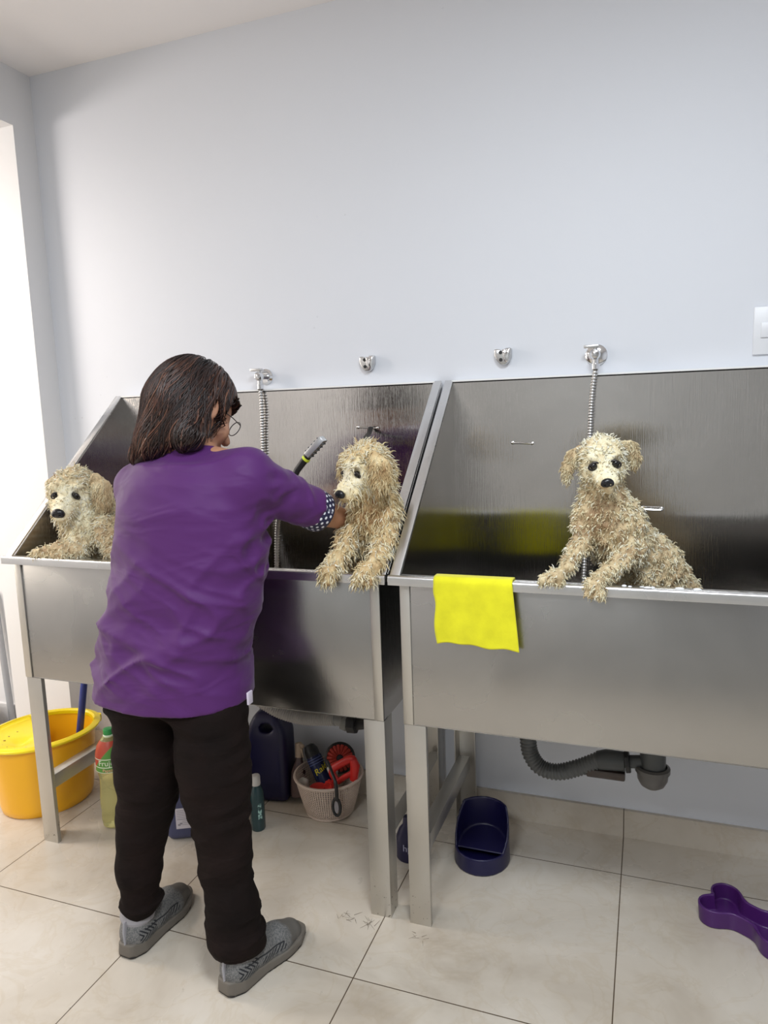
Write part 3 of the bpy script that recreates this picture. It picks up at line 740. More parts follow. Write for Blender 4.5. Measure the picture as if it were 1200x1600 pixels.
# ------------------------------------------------------------------ basket with its contents
BC = np.array([-0.650, -0.135, 0.0])
t = thing('basket', 'round cream plastic basket with a woven grid, full of brushes', 'basket', BC)
BK = mat('cream_basket_plastic', (0.62, 0.50, 0.42), 0.5)
NA, NZ = 84, 17; V = []; F = []
def bpt(a, f, o=0): r = 0.082 + 0.034 * f ** 0.8 + o; return (BC[0] + r * math.cos(a), BC[1] + r * math.sin(a), 0.006 + 0.125 * f)
for j in range(NZ):
    for i in range(NA):
        a0, a1 = 2 * math.pi * i / NA, 2 * math.pi * (i + 1) / NA; f0, f1 = j / NZ, (j + 1) / NZ
        m = 0.2; b = len(V)
        V += [bpt(a0, f0), bpt(a1, f0), bpt(a1, f1), bpt(a0, f1)]
        A0, A1 = a0 + (a1 - a0) * m, a1 - (a1 - a0) * m; F0, F1 = f0 + (f1 - f0) * m, f1 - (f1 - f0) * m
        V += [bpt(A0, F0), bpt(A1, F0), bpt(A1, F1), bpt(A0, F1)]
        F += [(b, b + 1, b + 5, b + 4), (b + 1, b + 2, b + 6, b + 5), (b + 2, b + 3, b + 7, b + 6), (b + 3, b, b + 4, b + 7)]
o = mk('woven_wall', V, F, BK, t, smooth=False)
bm = bmesh.new(); bm.from_mesh(o.data); bmesh.ops.remove_doubles(bm, verts=bm.verts, dist=1e-5); bm.to_mesh(o.data); bm.free()
md = o.modifiers.new('t', 'SOLIDIFY'); md.thickness = 0.002
MB().lathe([(0.115, 0.130), (0.120, 0.130), (0.1215, 0.134), (0.120, 0.138), (0.114, 0.138), (0.113, 0.134), (0.115, 0.130)], BC, 56, cap=False).build('rim', BK, t)
MB().lathe([(0.0, 0.0), (0.080, 0.0), (0.084, 0.004), (0.083, 0.009), (0, 0.009)], BC, 48, cap=False).build('bottom', BK, t)
def bkt(px, py, Y): return at(px, py, Y)
# spray bottle
a = bkt(466, 1245, -0.12); a[2] = 0.02; b = bkt(467, 1188, -0.10); u = (b - a) / np.linalg.norm(b - a)
t = thing('spray_bottle', 'clear spray bottle with a cream trigger head standing in the basket', 'bottle', a)
MB().lathe([(0, 0), (0.026, 0.002), (0.028, 0.06), (0.027, 0.09), (0.014, 0.125), (0.012, 0.14), (0, 0.14)], a, 24, axis=tuple(u), cap=False).build('bottle_body', mat('smoky_plastic', (0.16, 0.10, 0.09), 0.15, 0, Transmission_Weight=0.3), t)
h0 = a + u * 0.138
MB().tube([h0, h0 + u * 0.03, h0 + u * 0.05 + np.array([-0.004, 0, 0])], [0.013, 0.015, 0.012], 16).tube([h0 + u * 0.045, h0 + u * 0.048 + np.array([0.022, -0.012, -0.004])], [0.009, 0.006], 12).tube([h0 + u * 0.035 + np.array([0.012, -0.006, 0]), h0 + u * 0.01 + np.array([0.022, -0.01, -0.006])], [0.004, 0.003], 8).build('trigger_head', mat('cream_sprayer', (0.55, 0.42, 0.30), 0.45), t, bevel=0.001)
# insect spray can
a = bkt(515, 1255, -0.13); a[2] = 0.03; a[0] = -0.64; b = bkt(482, 1163, -0.09); u = (b - a) / np.linalg.norm(b - a); L = np.linalg.norm(b - a)
t = thing('spray_can', 'dark blue spray can with yellow lettering leaning in the basket', 'spray can', a)
DB = mat('dark_blue_can', (0.006, 0.012, 0.06), 0.25)
MB().lathe([(0, 0), (0.024, 0.0), (0.027, 0.004), (0.027, L * 0.76), (0.024, L * 0.80), (0, L * 0.80)], a, 28, axis=tuple(u), cap=False).build('can_body', DB, t)
MB().lathe([(0.025, L * 0.79), (0.0245, L * 0.90), (0.018, L * 0.98), (0.008, L), (0, L)], a, 24, axis=tuple(u), cap=False).build('cap', BLACK, t)
for k in range(3):
    MB().lathe([(0.0273, L * (0.66 + 0.04 * k)), (0.0273, L * (0.668 + 0.04 * k))], a, 28, axis=tuple(u), cap=False).build('stripe', mat('pale_blue_stripe', (0.15, 0.2, 0.45), 0.4), t)
uu = Vector(u); vc = Vector(CP - (a + u * L * 0.55)); fr = (vc - uu * vc.dot(uu)).normalized(); rt = uu.cross(fr).normalized()
if rt.dot(Vector(RX)) < 0: rt = -rt
def canwrap(v):
    an = v.x / 0.0275 + 0.25; r = 0.0276 + v.z
    p = Vector(a) + uu * (L * 0.55 + v.y + v.x * 0.25) + (fr * math.cos(an) + rt * math.sin(an)) * r; return p
text_mesh('lettering', 'Raid', 0.030, mat('yellow_print', (0.75, 0.65, 0.02), 0.4), t, None, 0.0006, canwrap)
# round red and black scrubbing brush
RED = mat('red_plastic', (0.55, 0.02, 0.015), 0.35); RED2 = mat('orange_red', (0.42, 0.035, 0.02), 0.6)
c = bkt(531, 1184, -0.085); ax = Vector(CP - c).normalized() + Vector((0, 0, -0.1)); ax.normalize()
t = thing('round_brush', 'round red scrubbing brush with a black rim leaning in the basket', 'brush', c)
Rm = Vector((0, 0, 1)).rotation_difference(ax).to_matrix()
m = MB()
for k in range(18):
    an = 2 * math.pi * k / 18
    m.tube([Vector(c) + Rm @ Vector((0.012 * math.cos(an), 0.012 * math.sin(an), 0.010)), Vector(c) + Rm @ Vector((0.028 * math.cos(an), 0.028 * math.sin(an), 0.011)), Vector(c) + Rm @ Vector((0.043 * math.cos(an), 0.043 * math.sin(an), 0.004))], [0.002, 0.0058, 0.0065], 8)
m.build('petals', RED2, t)
m = MB().lathe([(0.0, -0.012), (0.04, -0.012), (0.052, -0.006), (0.054, 0.002), (0.047, 0.006), (0.04, 0.002), (0.012, 0.004), (0.010, 0.014), (0, 0.015)], c, 36, axis=tuple(ax), cap=False); m.build('black_backing', BLACK, t)
# red brush with a looped grip
c = bkt(541, 1207, -0.16)
t = thing('scrub_brush', 'red scrub brush with a looped grip standing in the basket', 'brush', c)
e1 = bkt(516, 1200, -0.17); e2 = bkt(551, 1186, -0.15); e3 = bkt(552, 1205, -0.15); e4 = bkt(527, 1222, -0.17)
MB().tube(catmull([e4, e1 + (e4 - e1) * 0.25, e1 * 0.6 + e2 * 0.4, e2, e3, e3 * 0.5 + e4 * 0.5, e4], 6), 0.0085, 12, flat=1.5).build('grip', RED, t)
MB().tube([e2, (e2 + e3) / 2 + np.array([0.008, 0, 0]), e3 - np.array([0, 0, 0.03])], [0.013, 0.017, 0.014], 14).build('brush_base', RED, t)
c = bkt(514, 1228, -0.20)
t = thing('jar_lid', 'small red lobed lid lying at the front of the basket', 'lid', c)
m = MB()
for k in range(7):
    an = 2 * math.pi * k / 7; m.tube([c + np.array([0.008 * math.cos(an), -0.004, 0.008 * math.sin(an)]), c + np.array([0.013 * math.cos(an), 0.012, 0.013 * math.sin(an)])], 0.0062, 10)
m.lathe([(0.0, 0), (0.016, 0.001), (0.017, 0.014)], c + np.array([0, 0.012, 0]), 20, axis=(0, -1, 0)).build('lid', RED, t)
c = bkt(497, 1231, -0.19); t = thing('red_tray', 'flat red dish with a pale highlight inside the basket', 'dish', c)
MB().lathe([(0.0, 0), (0.022, 0.001), (0.027, 0.008), (0.029, 0.009), (0.026, 0.012), (0, 0.006)], c + np.array([0, 0, -0.006]), 28, cap=False).build('dish', RED, t)
# hair brush hanging over the rim
t = thing('hair_brush', 'black hair brush hanging over the front rim of the basket', 'brush', bkt(525, 1240, -0.262))
p = [bkt(512, 1190, -0.20), bkt(518, 1205, -0.235), bkt(524, 1222, -0.262), bkt(526, 1240, -0.262), bkt(526, 1250, -0.258)]
MB().tube(catmull(p, 5), [0.005] * 10 + [0.006] * 11, 10).build('handle', BLACK, t)
c2 = bkt(526, 1261, -0.252)
V = []
lp2 = [(c2[0] + 0.0135 * math.cos(q), c2[1], c2[2] + 0.03 * math.sin(q)) for q in np.linspace(0, 2 * math.pi, 25)]
MB().tube(lp2, 0.0048, 8, cap=False).build('loop', BLACK, t)
MB().prism([(0.008 * math.cos(q), 0.021 * math.sin(q)) for q in np.linspace(0, 2 * math.pi, 17)[:-1]], lambda u, v, s: (c2[0] + u, c2[1] + s, c2[2] + v), -0.002, 0.003).build('bristle_pad', mat('grey_pad', (0.25, 0.23, 0.24), 0.6), t)
# white rags
WR = mat('white_rag', (0.60, 0.57, 0.52), 0.8)
for nm, px, py, Y, lab in (('rag', 474, 1221, -0.175, 'crumpled white rag at the left side inside the basket'), ('rag', 519, 1203, -0.15, 'small white rag hanging beside the red brush in the basket')):
    c = bkt(px, py, Y)
    def f(P, c=c):
        d = smin(S_ell(P, c, (0.020, 0.012, 0.012)), S_cone(P, c + np.array([0.010, 0, 0.004]), c + np.array([0.016, 0, -0.022]), 0.008, 0.004), 0.006)
        return smin(d, S_cone(P, c - np.array([0.004, 0, 0.0]), c - np.array([0.006, 0, 0.018]), 0.008, 0.004), 0.004) + 0.003 * vnoise(P, 130, 3)
    V, F = nets(f, c - 0.045, c + 0.045, 0.003); tag(mk(nm, V, F, WR, origin=c), lab, 'rag', 'white rags in the basket')

# ------------------------------------------------------------------ pet bowls
PUR = mat('purple_bowl_plastic', (0.065, 0.012, 0.12), 0.35)
A = np.array(atz(1118, 1402, 0.05)); D = np.array([0.175, -0.105]); D = D / np.linalg.norm(D); Nn = np.array([-D[1], D[0]])
c0 = np.array([0.568, -0.302]); LN = 0.155
def bone2d(P, z):
    u = (P[:, :2] - c0) @ D; v = (P[:, :2] - c0) @ Nn
    d = 1e3
    for uu in (0.0, LN):
        for vv in (-0.034, 0.034):
            e = np.hypot(u - uu, v - vv) - 0.038; d = e if np.isscalar(d) else smin(d, e, 0.012)
    bar_ = np.maximum(np.abs(v) - 0.036, np.maximum(-u, u - LN)); return smin(d, bar_, 0.035)
def f(P):
    z = P[:, 2]; d = bone2d(P, z) + 0.004 - 0.08 * z
    o = np.maximum(np.maximum(d, -z), z - 0.052) ; i = np.maximum(d + 0.006, 0.008 - z)
    return np.maximum(o, -i)
V, F = nets(f, (0.48, -0.50, -0.012), (0.80, -0.18, 0.07), 0.0028); V = relax(V, F, 2)
V[:, 2] = np.maximum(V[:, 2], 0)
tag(mk('pet_bowl', V, F, PUR, origin=(c0[0] + 0.06, c0[1] - 0.04, 0)), 'purple bone shaped pet bowl on the floor at the right edge', 'bowl')
NP = mat('navy_feeder_plastic', (0.007, 0.006, 0.045), 0.35)
FC = np.array([-0.088, -0.248])
def f(P):
    x = P[:, 0] - FC[0]; y = P[:, 1] - FC[1]; z = P[:, 2]
    fl = 1 + 0.5 * (0.05 - np.minimum(z, 0.05))
    q = np.hypot(x / (0.082 * fl), np.where(y < 0, y / (0.092 * fl), y / 0.085)) - 1
    d = q * 0.080
    top = z - (0.052 + 0.105 * np.clip((y + 0.045) / 0.09, 0, 1) ** 1.2)
    o = np.maximum(np.maximum(d, -z), top * 0.8)
    i = np.maximum(d + 0.007, 0.012 - z)
    i = np.maximum(i, -(np.abs(z - 0.03 - 0.3 * (y + 0.03)) - 0.003) * np.where(y > -0.02, 1, -1e-9 + 0) - np.where(y > -0.02, 0, 1))
    return np.maximum(o, -i)
V, F = nets(f, (-0.2, -0.37, -0.012), (0.03, -0.13, 0.18), 0.0035); V = relax(V, F, 3); V[:, 2] = np.maximum(V[:, 2], 0)
tag(mk('pet_feeder', V, F, NP, origin=(FC[0], FC[1], 0)), 'navy plastic pet feeder with a high back beside the right tub leg', 'pet feeder')

# ------------------------------------------------------------------ dogs
def unit(v): v = np.asarray(v, float); return v / np.linalg.norm(v)
def fur_mat(name, stops):
    m = mat(name, (0.7, 0.6, 0.4), 0.48, Specular_IOR_Level=0.3)
    a = nd(m, 'ShaderNodeAttribute', attribute_name='tint')
    lk(m, ramp(m, a.outputs['Fac'], stops), bsdf(m).inputs['Base Color'])
    bump(m, noise(m, coords(m, (1, 1, 0.45)), 230, 3, 0.6, 1.2), 0.8, 0.0035)
    return m
ST1 = [(0.0, (0.34, 0.22, 0.12)), (0.35, (0.66, 0.52, 0.31)), (0.65, (0.88, 0.80, 0.55)), (1.0, (0.96, 0.94, 0.80))]
ST2 = [(0.0, (0.32, 0.18, 0.08)), (0.35, (0.66, 0.48, 0.25)), (0.65, (0.88, 0.75, 0.46)), (1.0, (0.96, 0.91, 0.74))]
NOSE = mat('dog_nose', (0.006, 0.006, 0.008), 0.3)
EYE = mat('dog_eye', (0.006, 0.005, 0.005), 0.06)
LID = mat('dog_eyelid', (0.025, 0.02, 0.02), 0.5)
FL = (608 - 0) and 0.604

def paw(P, c, fwd, side, r):
    d = S_ell(P, c, (r * 1.05, r * 1.1, r * 0.85))
    for k in (-1.5, -0.5, 0.5, 1.5):
        e = c + fwd * r * (1.15 - 0.12 * abs(k)) + side * k * r * 0.52
        d = smin(d, S_cone(P, c + side * k * r * 0.4, e, r * 0.42, r * 0.33), r * 0.16)
    return d

def make_dog(name, label, C, fvec, tilt, s, chains, paws, ears, stops, n_fur, seed, fur_len, lo, hi, curl, tintf, muz=1.0, ell=(), ez=1.0):
    tw = unit(CP - C); f = unit(fvec[0] * tw + fvec[1] * RX + fvec[2] * UP)
    u = unit(UP + tilt * RX); u = unit(u - f * (u @ f)); r = np.cross(f, u)
    B = np.stack([r, f, u])
    L = lambda p: C + np.asarray(p, float) @ B * s
    base = (C[0], C[1], FL)
    t = thing(name, label, 'dog', base)
    mt, mb, nt = L((0, 0.55, -0.28)), L((0, 0.55 + 1.05 * muz, -0.42)), L((0, 0.55 + 1.05 * muz + 0.41, -0.27))
    def sdf(P):
        d = S_ell(P, C, np.array((0.98, 1.08, 0.98)) * s, B)
        d = smin(d, S_cone(P, mt, mb, 0.66 * s, 0.46 * s), 0.3 * s)
        d = smin(d, S_ell(P, L((0, 0.5 + 1.0 * muz, -0.72)), (0.36 * s, 0.4 * s, 0.26 * s), B), 0.15 * s)
        for sx in (-1, 1):
            d = smin(d, S_ell(P, L((sx * 0.46, 0.80, 0.48)), (0.28 * s, 0.2 * s, 0.14 * s), B), 0.14 * s)   # brow
            d = smin(d, S_ell(P, L((sx * 0.55, 0.45, -0.42)), (0.42 * s, 0.5 * s, 0.4 * s), B), 0.15 * s)  # cheek
            q = np.linalg.norm(P - L((sx * 0.47, 1.02, 0.14)), axis=1) - 0.17 * s
            d = np.maximum(d, -q)
        for a, b, ra, rb, k in chains: d = smin(d, S_cone(P, a, b, ra, rb), k)
        for c, rr in ell: d = smin(d, S_ell(P, c, rr), 0.02)
        for c, fw, sd, rr in paws: d = smin(d, paw(P, c, fw, sd, rr), 0.008)
        return d
    V, F = nets(sdf, lo, hi, 0.0042); V = relax(V, F, 2); N = vnormals(V, F)
    hm = 0.35 + 0.65 * np.clip(np.linalg.norm(V - C, axis=1) / s - 1.3, 0, 1)
    V = V + N * (hm * 0.0085 * vnoise(V, 62, seed + 2) + 0.0022 * vnoise(V, 110, seed) + 0.0018 * vnoise(V, 260, seed + 1))[:, None]; N = vnormals(V, F)
    fm = fur_mat(name + '_coat', stops)
    body = mk('body', V, F, fm, t)
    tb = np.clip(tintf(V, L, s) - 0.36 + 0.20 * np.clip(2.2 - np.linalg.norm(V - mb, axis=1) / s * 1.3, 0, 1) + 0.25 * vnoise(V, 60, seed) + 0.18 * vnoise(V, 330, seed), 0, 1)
    A = body.data.attributes.new('tint', 'FLOAT', 'POINT'); A.data.foreach_set('value', tb.astype(np.float32))
    def roots_from(V, F, n, rg):
        ar = np.linalg.norm(np.cross(V[F[:, 2]] - V[F[:, 0]], V[F[:, 3]] - V[F[:, 1]]), axis=1)
        i = rg.choice(len(F), n, p=ar / ar.sum()); wt = rg.dirichlet((1, 1, 1, 1), n)
        return np.einsum('nk,nkd->nd', wt, V[F[i]]), i
    rg = np.random.default_rng(seed)
    Nf = N[F].mean(1)
    R_, i = roots_from(V, F, n_fur, rg); D_ = Nf[i]
    keep = np.ones(len(R_), bool)
    for p, rr in ((nt, 0.42 * s), (L((0.47, 1.02, 0.14)), 0.30 * s), (L((-0.47, 1.02, 0.14)), 0.30 * s)): keep &= np.linalg.norm(R_ - p, axis=1) > rr
    tocam = ((CP - R_) * D_).sum(1) / np.linalg.norm(CP - R_, axis=1)
    keep &= (R_[:, 2] > 0.80) | (rg.random(len(R_)) < 0.3)
    R_, D_ = R_[keep], D_[keep]
    # lie of the coat: down, and away from the nose on the head
    rel = (R_ - C) @ B.T / s
    head = np.clip(2.0 - np.linalg.norm(rel, axis=1) * 0.9, 0, 1)[:, None]
    mz = (np.clip((rel[:, 1] - 0.7) / 0.6, 0, 1) * (np.abs(rel[:, 0]) < 0.75) * (np.linalg.norm(rel, axis=1) < 2.4))
    flow = np.array([0, 0, -1.0]) * (1 - 0.35 * head) - f * 0.7 * head
    d = 0.55 * D_ + 0.75 * flow + rg.normal(size=D_.shape) * 0.30
    dn = (d * D_).sum(1); d += D_ * (np.maximum(0.22 - dn, 0))[:, None]
    d /= np.linalg.norm(d, axis=1)[:, None]
    beard = np.clip((-rel[:, 2] - 0.35) / 0.4, 0, 1) * mz
    ln = fur_len * rg.uniform(0.55, 1.25, len(R_)) * (1 - 0.55 * np.clip(mz * 1.0 - beard, 0, 1)) * (1 + 0.2 * beard)
    tn = np.clip(tintf(R_, L, s) + 0.22 * vnoise(R_, 70, seed) + rg.normal(size=len(R_)) * 0.20, 0, 1)
    locks('fur', R_ - D_ * 0.001, d, ln, rg.uniform(0.0014, 0.0034, len(R_)), fm, t, tn, seed, 6, curl, 0.9)
    # ears: flat hanging leather with wavy hair
    for e in ears:
        pts, rs, nrm = e; nrm = unit(nrm); p0 = np.asarray(pts[0], float)
        K = 2.6
        def ef(P):
            q = P - p0; q = q + (q @ nrm)[:, None] * nrm * (K - 1)
            pp = [(np.asarray(p) - p0) + ((np.asarray(p) - p0) @ nrm) * nrm * (K - 1) for p in pts]
            return S_chain(q, pp, rs, 0.012) / K * 1.35
        P_ = np.array(pts); V2, F2 = nets(ef, P_.min(0) - max(rs) - 0.006, P_.max(0) + max(rs) + 0.006, 0.0032)
        V2 = relax(V2, F2, 2); N2 = vnormals(V2, F2); V2 = V2 + N2 * (0.0018 * vnoise(V2, 140, seed))[:, None]
        eo = mk('ear', V2, F2, fm, t)
        A = eo.data.attributes.new('tint', 'FLOAT', 'POINT'); A.data.foreach_set('value', np.clip(0.32 + 0.25 * vnoise(V2, 60, seed), 0, 1).astype(np.float32))
        n2 = int(n_fur * 0.055); R2_, j = roots_from(V2, F2, n2, rg); D2 = N2[F2].mean(1)[j]
        d2 = 0.35 * D2 + np.array([0, 0, -0.9]) + rg.normal(size=D2.shape) * 0.22; d2 /= np.linalg.norm(d2, axis=1)[:, None]
        locks('ear_fur', R2_, d2, fur_len * rg.uniform(0.5, 1.2, n2), rg.uniform(0.0011, 0.0022, n2), fm, eo, np.clip(0.45 + 0.25 * vnoise(R2_, 60, seed) + rg.normal(size=n2) * 0.12, 0, 1), seed + 5, 5, curl, 0.8)
    # nose and eyes
    def nf(P):
        q = (P - nt) @ B.T / s
        d = S_ell(q, (0, 0, 0), (0.27, 0.17, 0.21))
        for sx in (-1, 1): d = smin(d, S_ell(q, (sx * 0.15, 0.02, -0.05), (0.13, 0.13, 0.12)), 0.05); 
        for sx in (-1, 1): d = np.maximum(d, -(S_ell(q, (sx * 0.13, 0.17, -0.04), (0.055, 0.08, 0.05))))
        return d * s
    Vn, Fn = nets(nf, nt - 0.4 * s, nt + 0.4 * s, 0.0012 * s / 0.05); mk('nose', relax(Vn, Fn, 1), Fn, NOSE, t)
    for sx in (-1, 1):
        p = L((sx * 0.47, 1.0, 0.14)); m = MB()
        m.lathe([(0.0, -1)] + [(math.sin(a), -math.cos(a)) for a in np.linspace(0.2, math.pi - 0.2, 10)] + [(0.0, 1)], (0, 0, 0), 20, cap=False)
        m.V = [tuple(np.array(v) * 0.165 * ez * s + p) for v in m.V]; m.build('eye', EYE, t)
        ring = [L((sx * 0.47 + 0.21 * ez * math.cos(a), 1.02 + 0.03 * abs(math.sin(a)), 0.14 + 0.17 * ez * math.sin(a) - 0.07 * sx * math.cos(a))) for a in np.linspace(0, 2 * math.pi, 17)]
        MB().tube(ring, 0.045 * ez * s, 8, cap=False).build('eyelid', LID, t)
    return t

A_ = at
# right dog
C = A_(941, 714, -0.515); s = 0.051
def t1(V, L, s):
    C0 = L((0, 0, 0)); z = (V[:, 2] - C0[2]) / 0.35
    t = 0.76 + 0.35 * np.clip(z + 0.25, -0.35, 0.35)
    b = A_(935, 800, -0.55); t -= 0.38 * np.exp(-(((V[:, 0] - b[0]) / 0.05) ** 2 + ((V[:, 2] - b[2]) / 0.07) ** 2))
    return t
g = lambda x, y, Y: A_(x, y, Y)
chains = [(g(938, 745, -0.49), g(945, 800, -0.48), 0.042, 0.057, 0.03), (g(945, 800, -0.48), g(962, 850, -0.46), 0.061, 0.056, 0.03),
          (g(968, 830, -0.45), g(1013, 897, -0.38), 0.060, 0.073, 0.04), (g(1015, 890, -0.38), g(1030, 925, -0.35), 0.078, 0.075, 0.04),
          (g(918, 812, -0.50), g(906, 852, -0.53), 0.032, 0.022, 0.02), (g(906, 852, -0.53), g(888, 884, -0.575), 0.021, 0.017, 0.01), (g(888, 884, -0.575), g(868, 902, -0.60), 0.017, 0.016, 0.01),
          (g(980, 815, -0.49), g(987, 858, -0.50), 0.034, 0.027, 0.02), (g(987, 858, -0.50), g(952, 894, -0.565), 0.025, 0.019, 0.012), (g(952, 894, -0.565), g(932, 910, -0.605), 0.018, 0.017, 0.01)]
hp = g(1018, 925, -0.36); hp2 = np.array([hp[0] - 0.05, hp[1] - 0.03, 0.70]); hp3 = np.array([hp[0] - 0.05, hp[1] - 0.06, 0.628])
chains += [(hp, hp2, 0.055, 0.03, 0.03), (hp2, hp3, 0.028, 0.022, 0.01), (hp + np.array([0.06, 0.02, 0]), hp2 + np.array([0.10, 0.04, 0]), 0.055, 0.03, 0.03), (hp2 + np.array([0.10, 0.04, 0]), hp3 + np.array([0.10, 0.04, 0]), 0.028, 0.022, 0.01)]
p1 = g(865, 903, -0.605); p1[2] = ZR + 0.017; p2 = g(929, 914, -0.618); p2[2] = max(p2[2], ZR + 0.004)
fw1 = unit((-0.45, -0.8, -0.35)); fw2 = unit((-0.15, -0.55, -0.85))
paws = [(p1, fw1, unit((0.85, -0.5, 0)), 0.021), (p2, fw2, unit((1, -0.1, 0.0)), 0.022)]
ears = [([g(908, 702, -0.50), g(893, 716, -0.505), g(884, 736, -0.51), g(885, 754, -0.51)], [0.011, 0.017, 0.013, 0.006], (0.75, 0.55, 0.25)),
        ([g(970, 694, -0.50), g(984, 701, -0.495), g(992, 716, -0.495), g(991, 731, -0.495)], [0.011, 0.017, 0.013, 0.006], (-0.6, 0.75, 0.25))]
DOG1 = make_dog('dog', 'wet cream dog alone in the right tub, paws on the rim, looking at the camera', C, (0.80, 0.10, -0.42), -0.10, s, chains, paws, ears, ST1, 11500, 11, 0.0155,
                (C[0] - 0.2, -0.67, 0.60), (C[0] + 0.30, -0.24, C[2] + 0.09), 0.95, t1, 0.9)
# middle dog
C = A_(572, 724, -0.50); s = 0.057
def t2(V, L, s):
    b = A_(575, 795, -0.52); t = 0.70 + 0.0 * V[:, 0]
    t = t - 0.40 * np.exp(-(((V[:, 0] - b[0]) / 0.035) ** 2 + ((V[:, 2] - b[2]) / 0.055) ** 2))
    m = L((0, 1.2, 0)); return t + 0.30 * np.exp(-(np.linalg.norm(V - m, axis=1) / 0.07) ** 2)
chains = [(g(584, 745, -0.475), g(586, 800, -0.465), 0.054, 0.056, 0.03), (g(582, 800, -0.465), g(570, 845, -0.45), 0.058, 0.046, 0.03), (g(568, 845, -0.44), g(566, 880, -0.43), 0.045, 0.026, 0.02),
          (g(592, 800, -0.40), g(590, 870, -0.30), 0.058, 0.080, 0.04), (g(550, 818, -0.48), g(542, 850, -0.52), 0.032, 0.025, 0.02), (g(542, 850, -0.52), g(528, 878, -0.58), 0.025, 0.021, 0.012), (g(526, 878, -0.58), g(516, 890, -0.605), 0.023, 0.021, 0.01),
          (g(602, 805, -0.47), g(602, 845, -0.51), 0.038, 0.030, 0.02), (g(602, 845, -0.51), g(588, 875, -0.575), 0.028, 0.023, 0.012), (g(588, 875, -0.575), g(574, 893, -0.61), 0.023, 0.022, 0.01)]
hp = g(590, 870, -0.28)
for dx in (-0.06, 0.03):
    a = hp + np.array([dx, 0, 0]); b = np.array([a[0], a[1] - 0.03, 0.70]); c3 = np.array([a[0], a[1] - 0.07, 0.628])
    chains += [(a, b, 0.055, 0.03, 0.03), (b, c3, 0.028, 0.022, 0.01)]
p1 = g(513, 894, -0.615); p1[2] = max(p1[2], ZR + 0.004); p2 = g(571, 900, -0.618)
p2[2] = max(p2[2], ZR + 0.002)
paws = [(p1, unit((0.05, -0.5, -0.9)), unit((1, 0, 0.0)), 0.022), (p2, unit((-0.05, -0.5, -0.9)), unit((1, 0, 0)), 0.023)]
ears = [([g(584, 712, -0.555), g(594, 730, -0.56), g(596, 748, -0.56), g(592, 764, -0.56)], [0.014, 0.024, 0.023, 0.012], (0.35, -0.9, 0.1)),
        ([g(545, 706, -0.46), g(537, 722, -0.45), g(534, 738, -0.45)], [0.012, 0.018, 0.012], (0.6, 0.6, 0.1))]
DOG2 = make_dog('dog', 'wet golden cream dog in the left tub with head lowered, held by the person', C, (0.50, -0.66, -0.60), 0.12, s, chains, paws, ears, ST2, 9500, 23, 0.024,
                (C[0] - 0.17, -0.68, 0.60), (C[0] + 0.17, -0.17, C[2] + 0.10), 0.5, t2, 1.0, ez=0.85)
# left dog
C = A_(117, 764, -0.49); s = 0.069
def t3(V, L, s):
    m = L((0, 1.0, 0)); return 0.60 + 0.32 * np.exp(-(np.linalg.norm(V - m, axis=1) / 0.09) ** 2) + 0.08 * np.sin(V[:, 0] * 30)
chains = [(g(128, 785, -0.46), g(145, 825, -0.45), 0.066, 0.085, 0.04), (g(150, 825, -0.44), g(168, 850, -0.40), 0.09, 0.09, 0.04), (g(168, 850, -0.40), g(215, 880, -0.32), 0.095, 0.10, 0.05),
          (g(136, 825, -0.50), g(124, 856, -0.55), 0.046, 0.034, 0.03), (g(124, 856, -0.55), g(96, 862, -0.578), 0.032, 0.026, 0.015), (g(96, 862, -0.578), g(66, 864, -0.585), 0.023, 0.015, 0.012),
          (g(164, 826, -0.50), g(182, 858, -0.53), 0.044, 0.033, 0.02), (g(182, 858, -0.53), g(208, 868, -0.58), 0.030, 0.024, 0.015)]
hp = g(215, 880, -0.30)
for dx in (-0.06, 0.05):
    a = hp + np.array([dx, 0, 0]); b = np.array([a[0], a[1] - 0.02, 0.71]); c3 = np.array([a[0], a[1] - 0.07, 0.630])
    chains += [(a, b, 0.06, 0.034, 0.03), (b, c3, 0.03, 0.024, 0.01)]
p1 = g(60, 864, -0.588); p1[2] = ZR + 0.010; p2 = g(210, 870, -0.59); p2[2] = ZR + 0.018
paws = [(p1, unit((-0.95, -0.2, -0.12)), unit((0.2, -0.95, 0)), 0.015), (p2, unit((0, -1, -0.3)), unit((1, 0, 0)), 0.023)]
ears = [([g(150, 748, -0.50), g(159, 764, -0.50), g(162, 782, -0.50), g(160, 798, -0.50)], [0.018, 0.028, 0.029, 0.016], (0.55, -0.8, 0.1)),
        ([g(88, 748, -0.47), g(81, 758, -0.47), g(80, 772, -0.48)], [0.014, 0.019, 0.012], (0.85, 0.35, 0.1))]
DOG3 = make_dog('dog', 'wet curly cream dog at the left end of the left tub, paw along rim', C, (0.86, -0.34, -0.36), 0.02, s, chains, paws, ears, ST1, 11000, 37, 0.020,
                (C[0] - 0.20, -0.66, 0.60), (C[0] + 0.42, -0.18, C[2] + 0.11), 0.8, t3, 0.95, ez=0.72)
# leash straps behind two of the dogs
a = A_(579, 668, -0.05); m = MB().tube(catmull([a, A_(577, 676, -0.07), A_(572, 684, -0.12), A_(574, 700, -0.22), A_(580, 745, -0.37)], 6), 0.0085, 10, flat=0.5)
tag(m.build('leash', BLACK, None, origin=a), 'black leash from the tub back down to the middle dog', 'leash', 'black tether leashes')
a = A_(1003, 796, -0.06); m = MB().tube(catmull([a, A_(1008, 808, -0.12), A_(1009, 820, -0.2), A_(1002, 838, -0.30), A_(995, 850, -0.36)], 6), 0.009, 10, flat=0.5)
tag(m.build('leash', BLACK, None, origin=a), 'black leash from the tub back to the shoulder of the right dog', 'leash', 'black tether leashes')
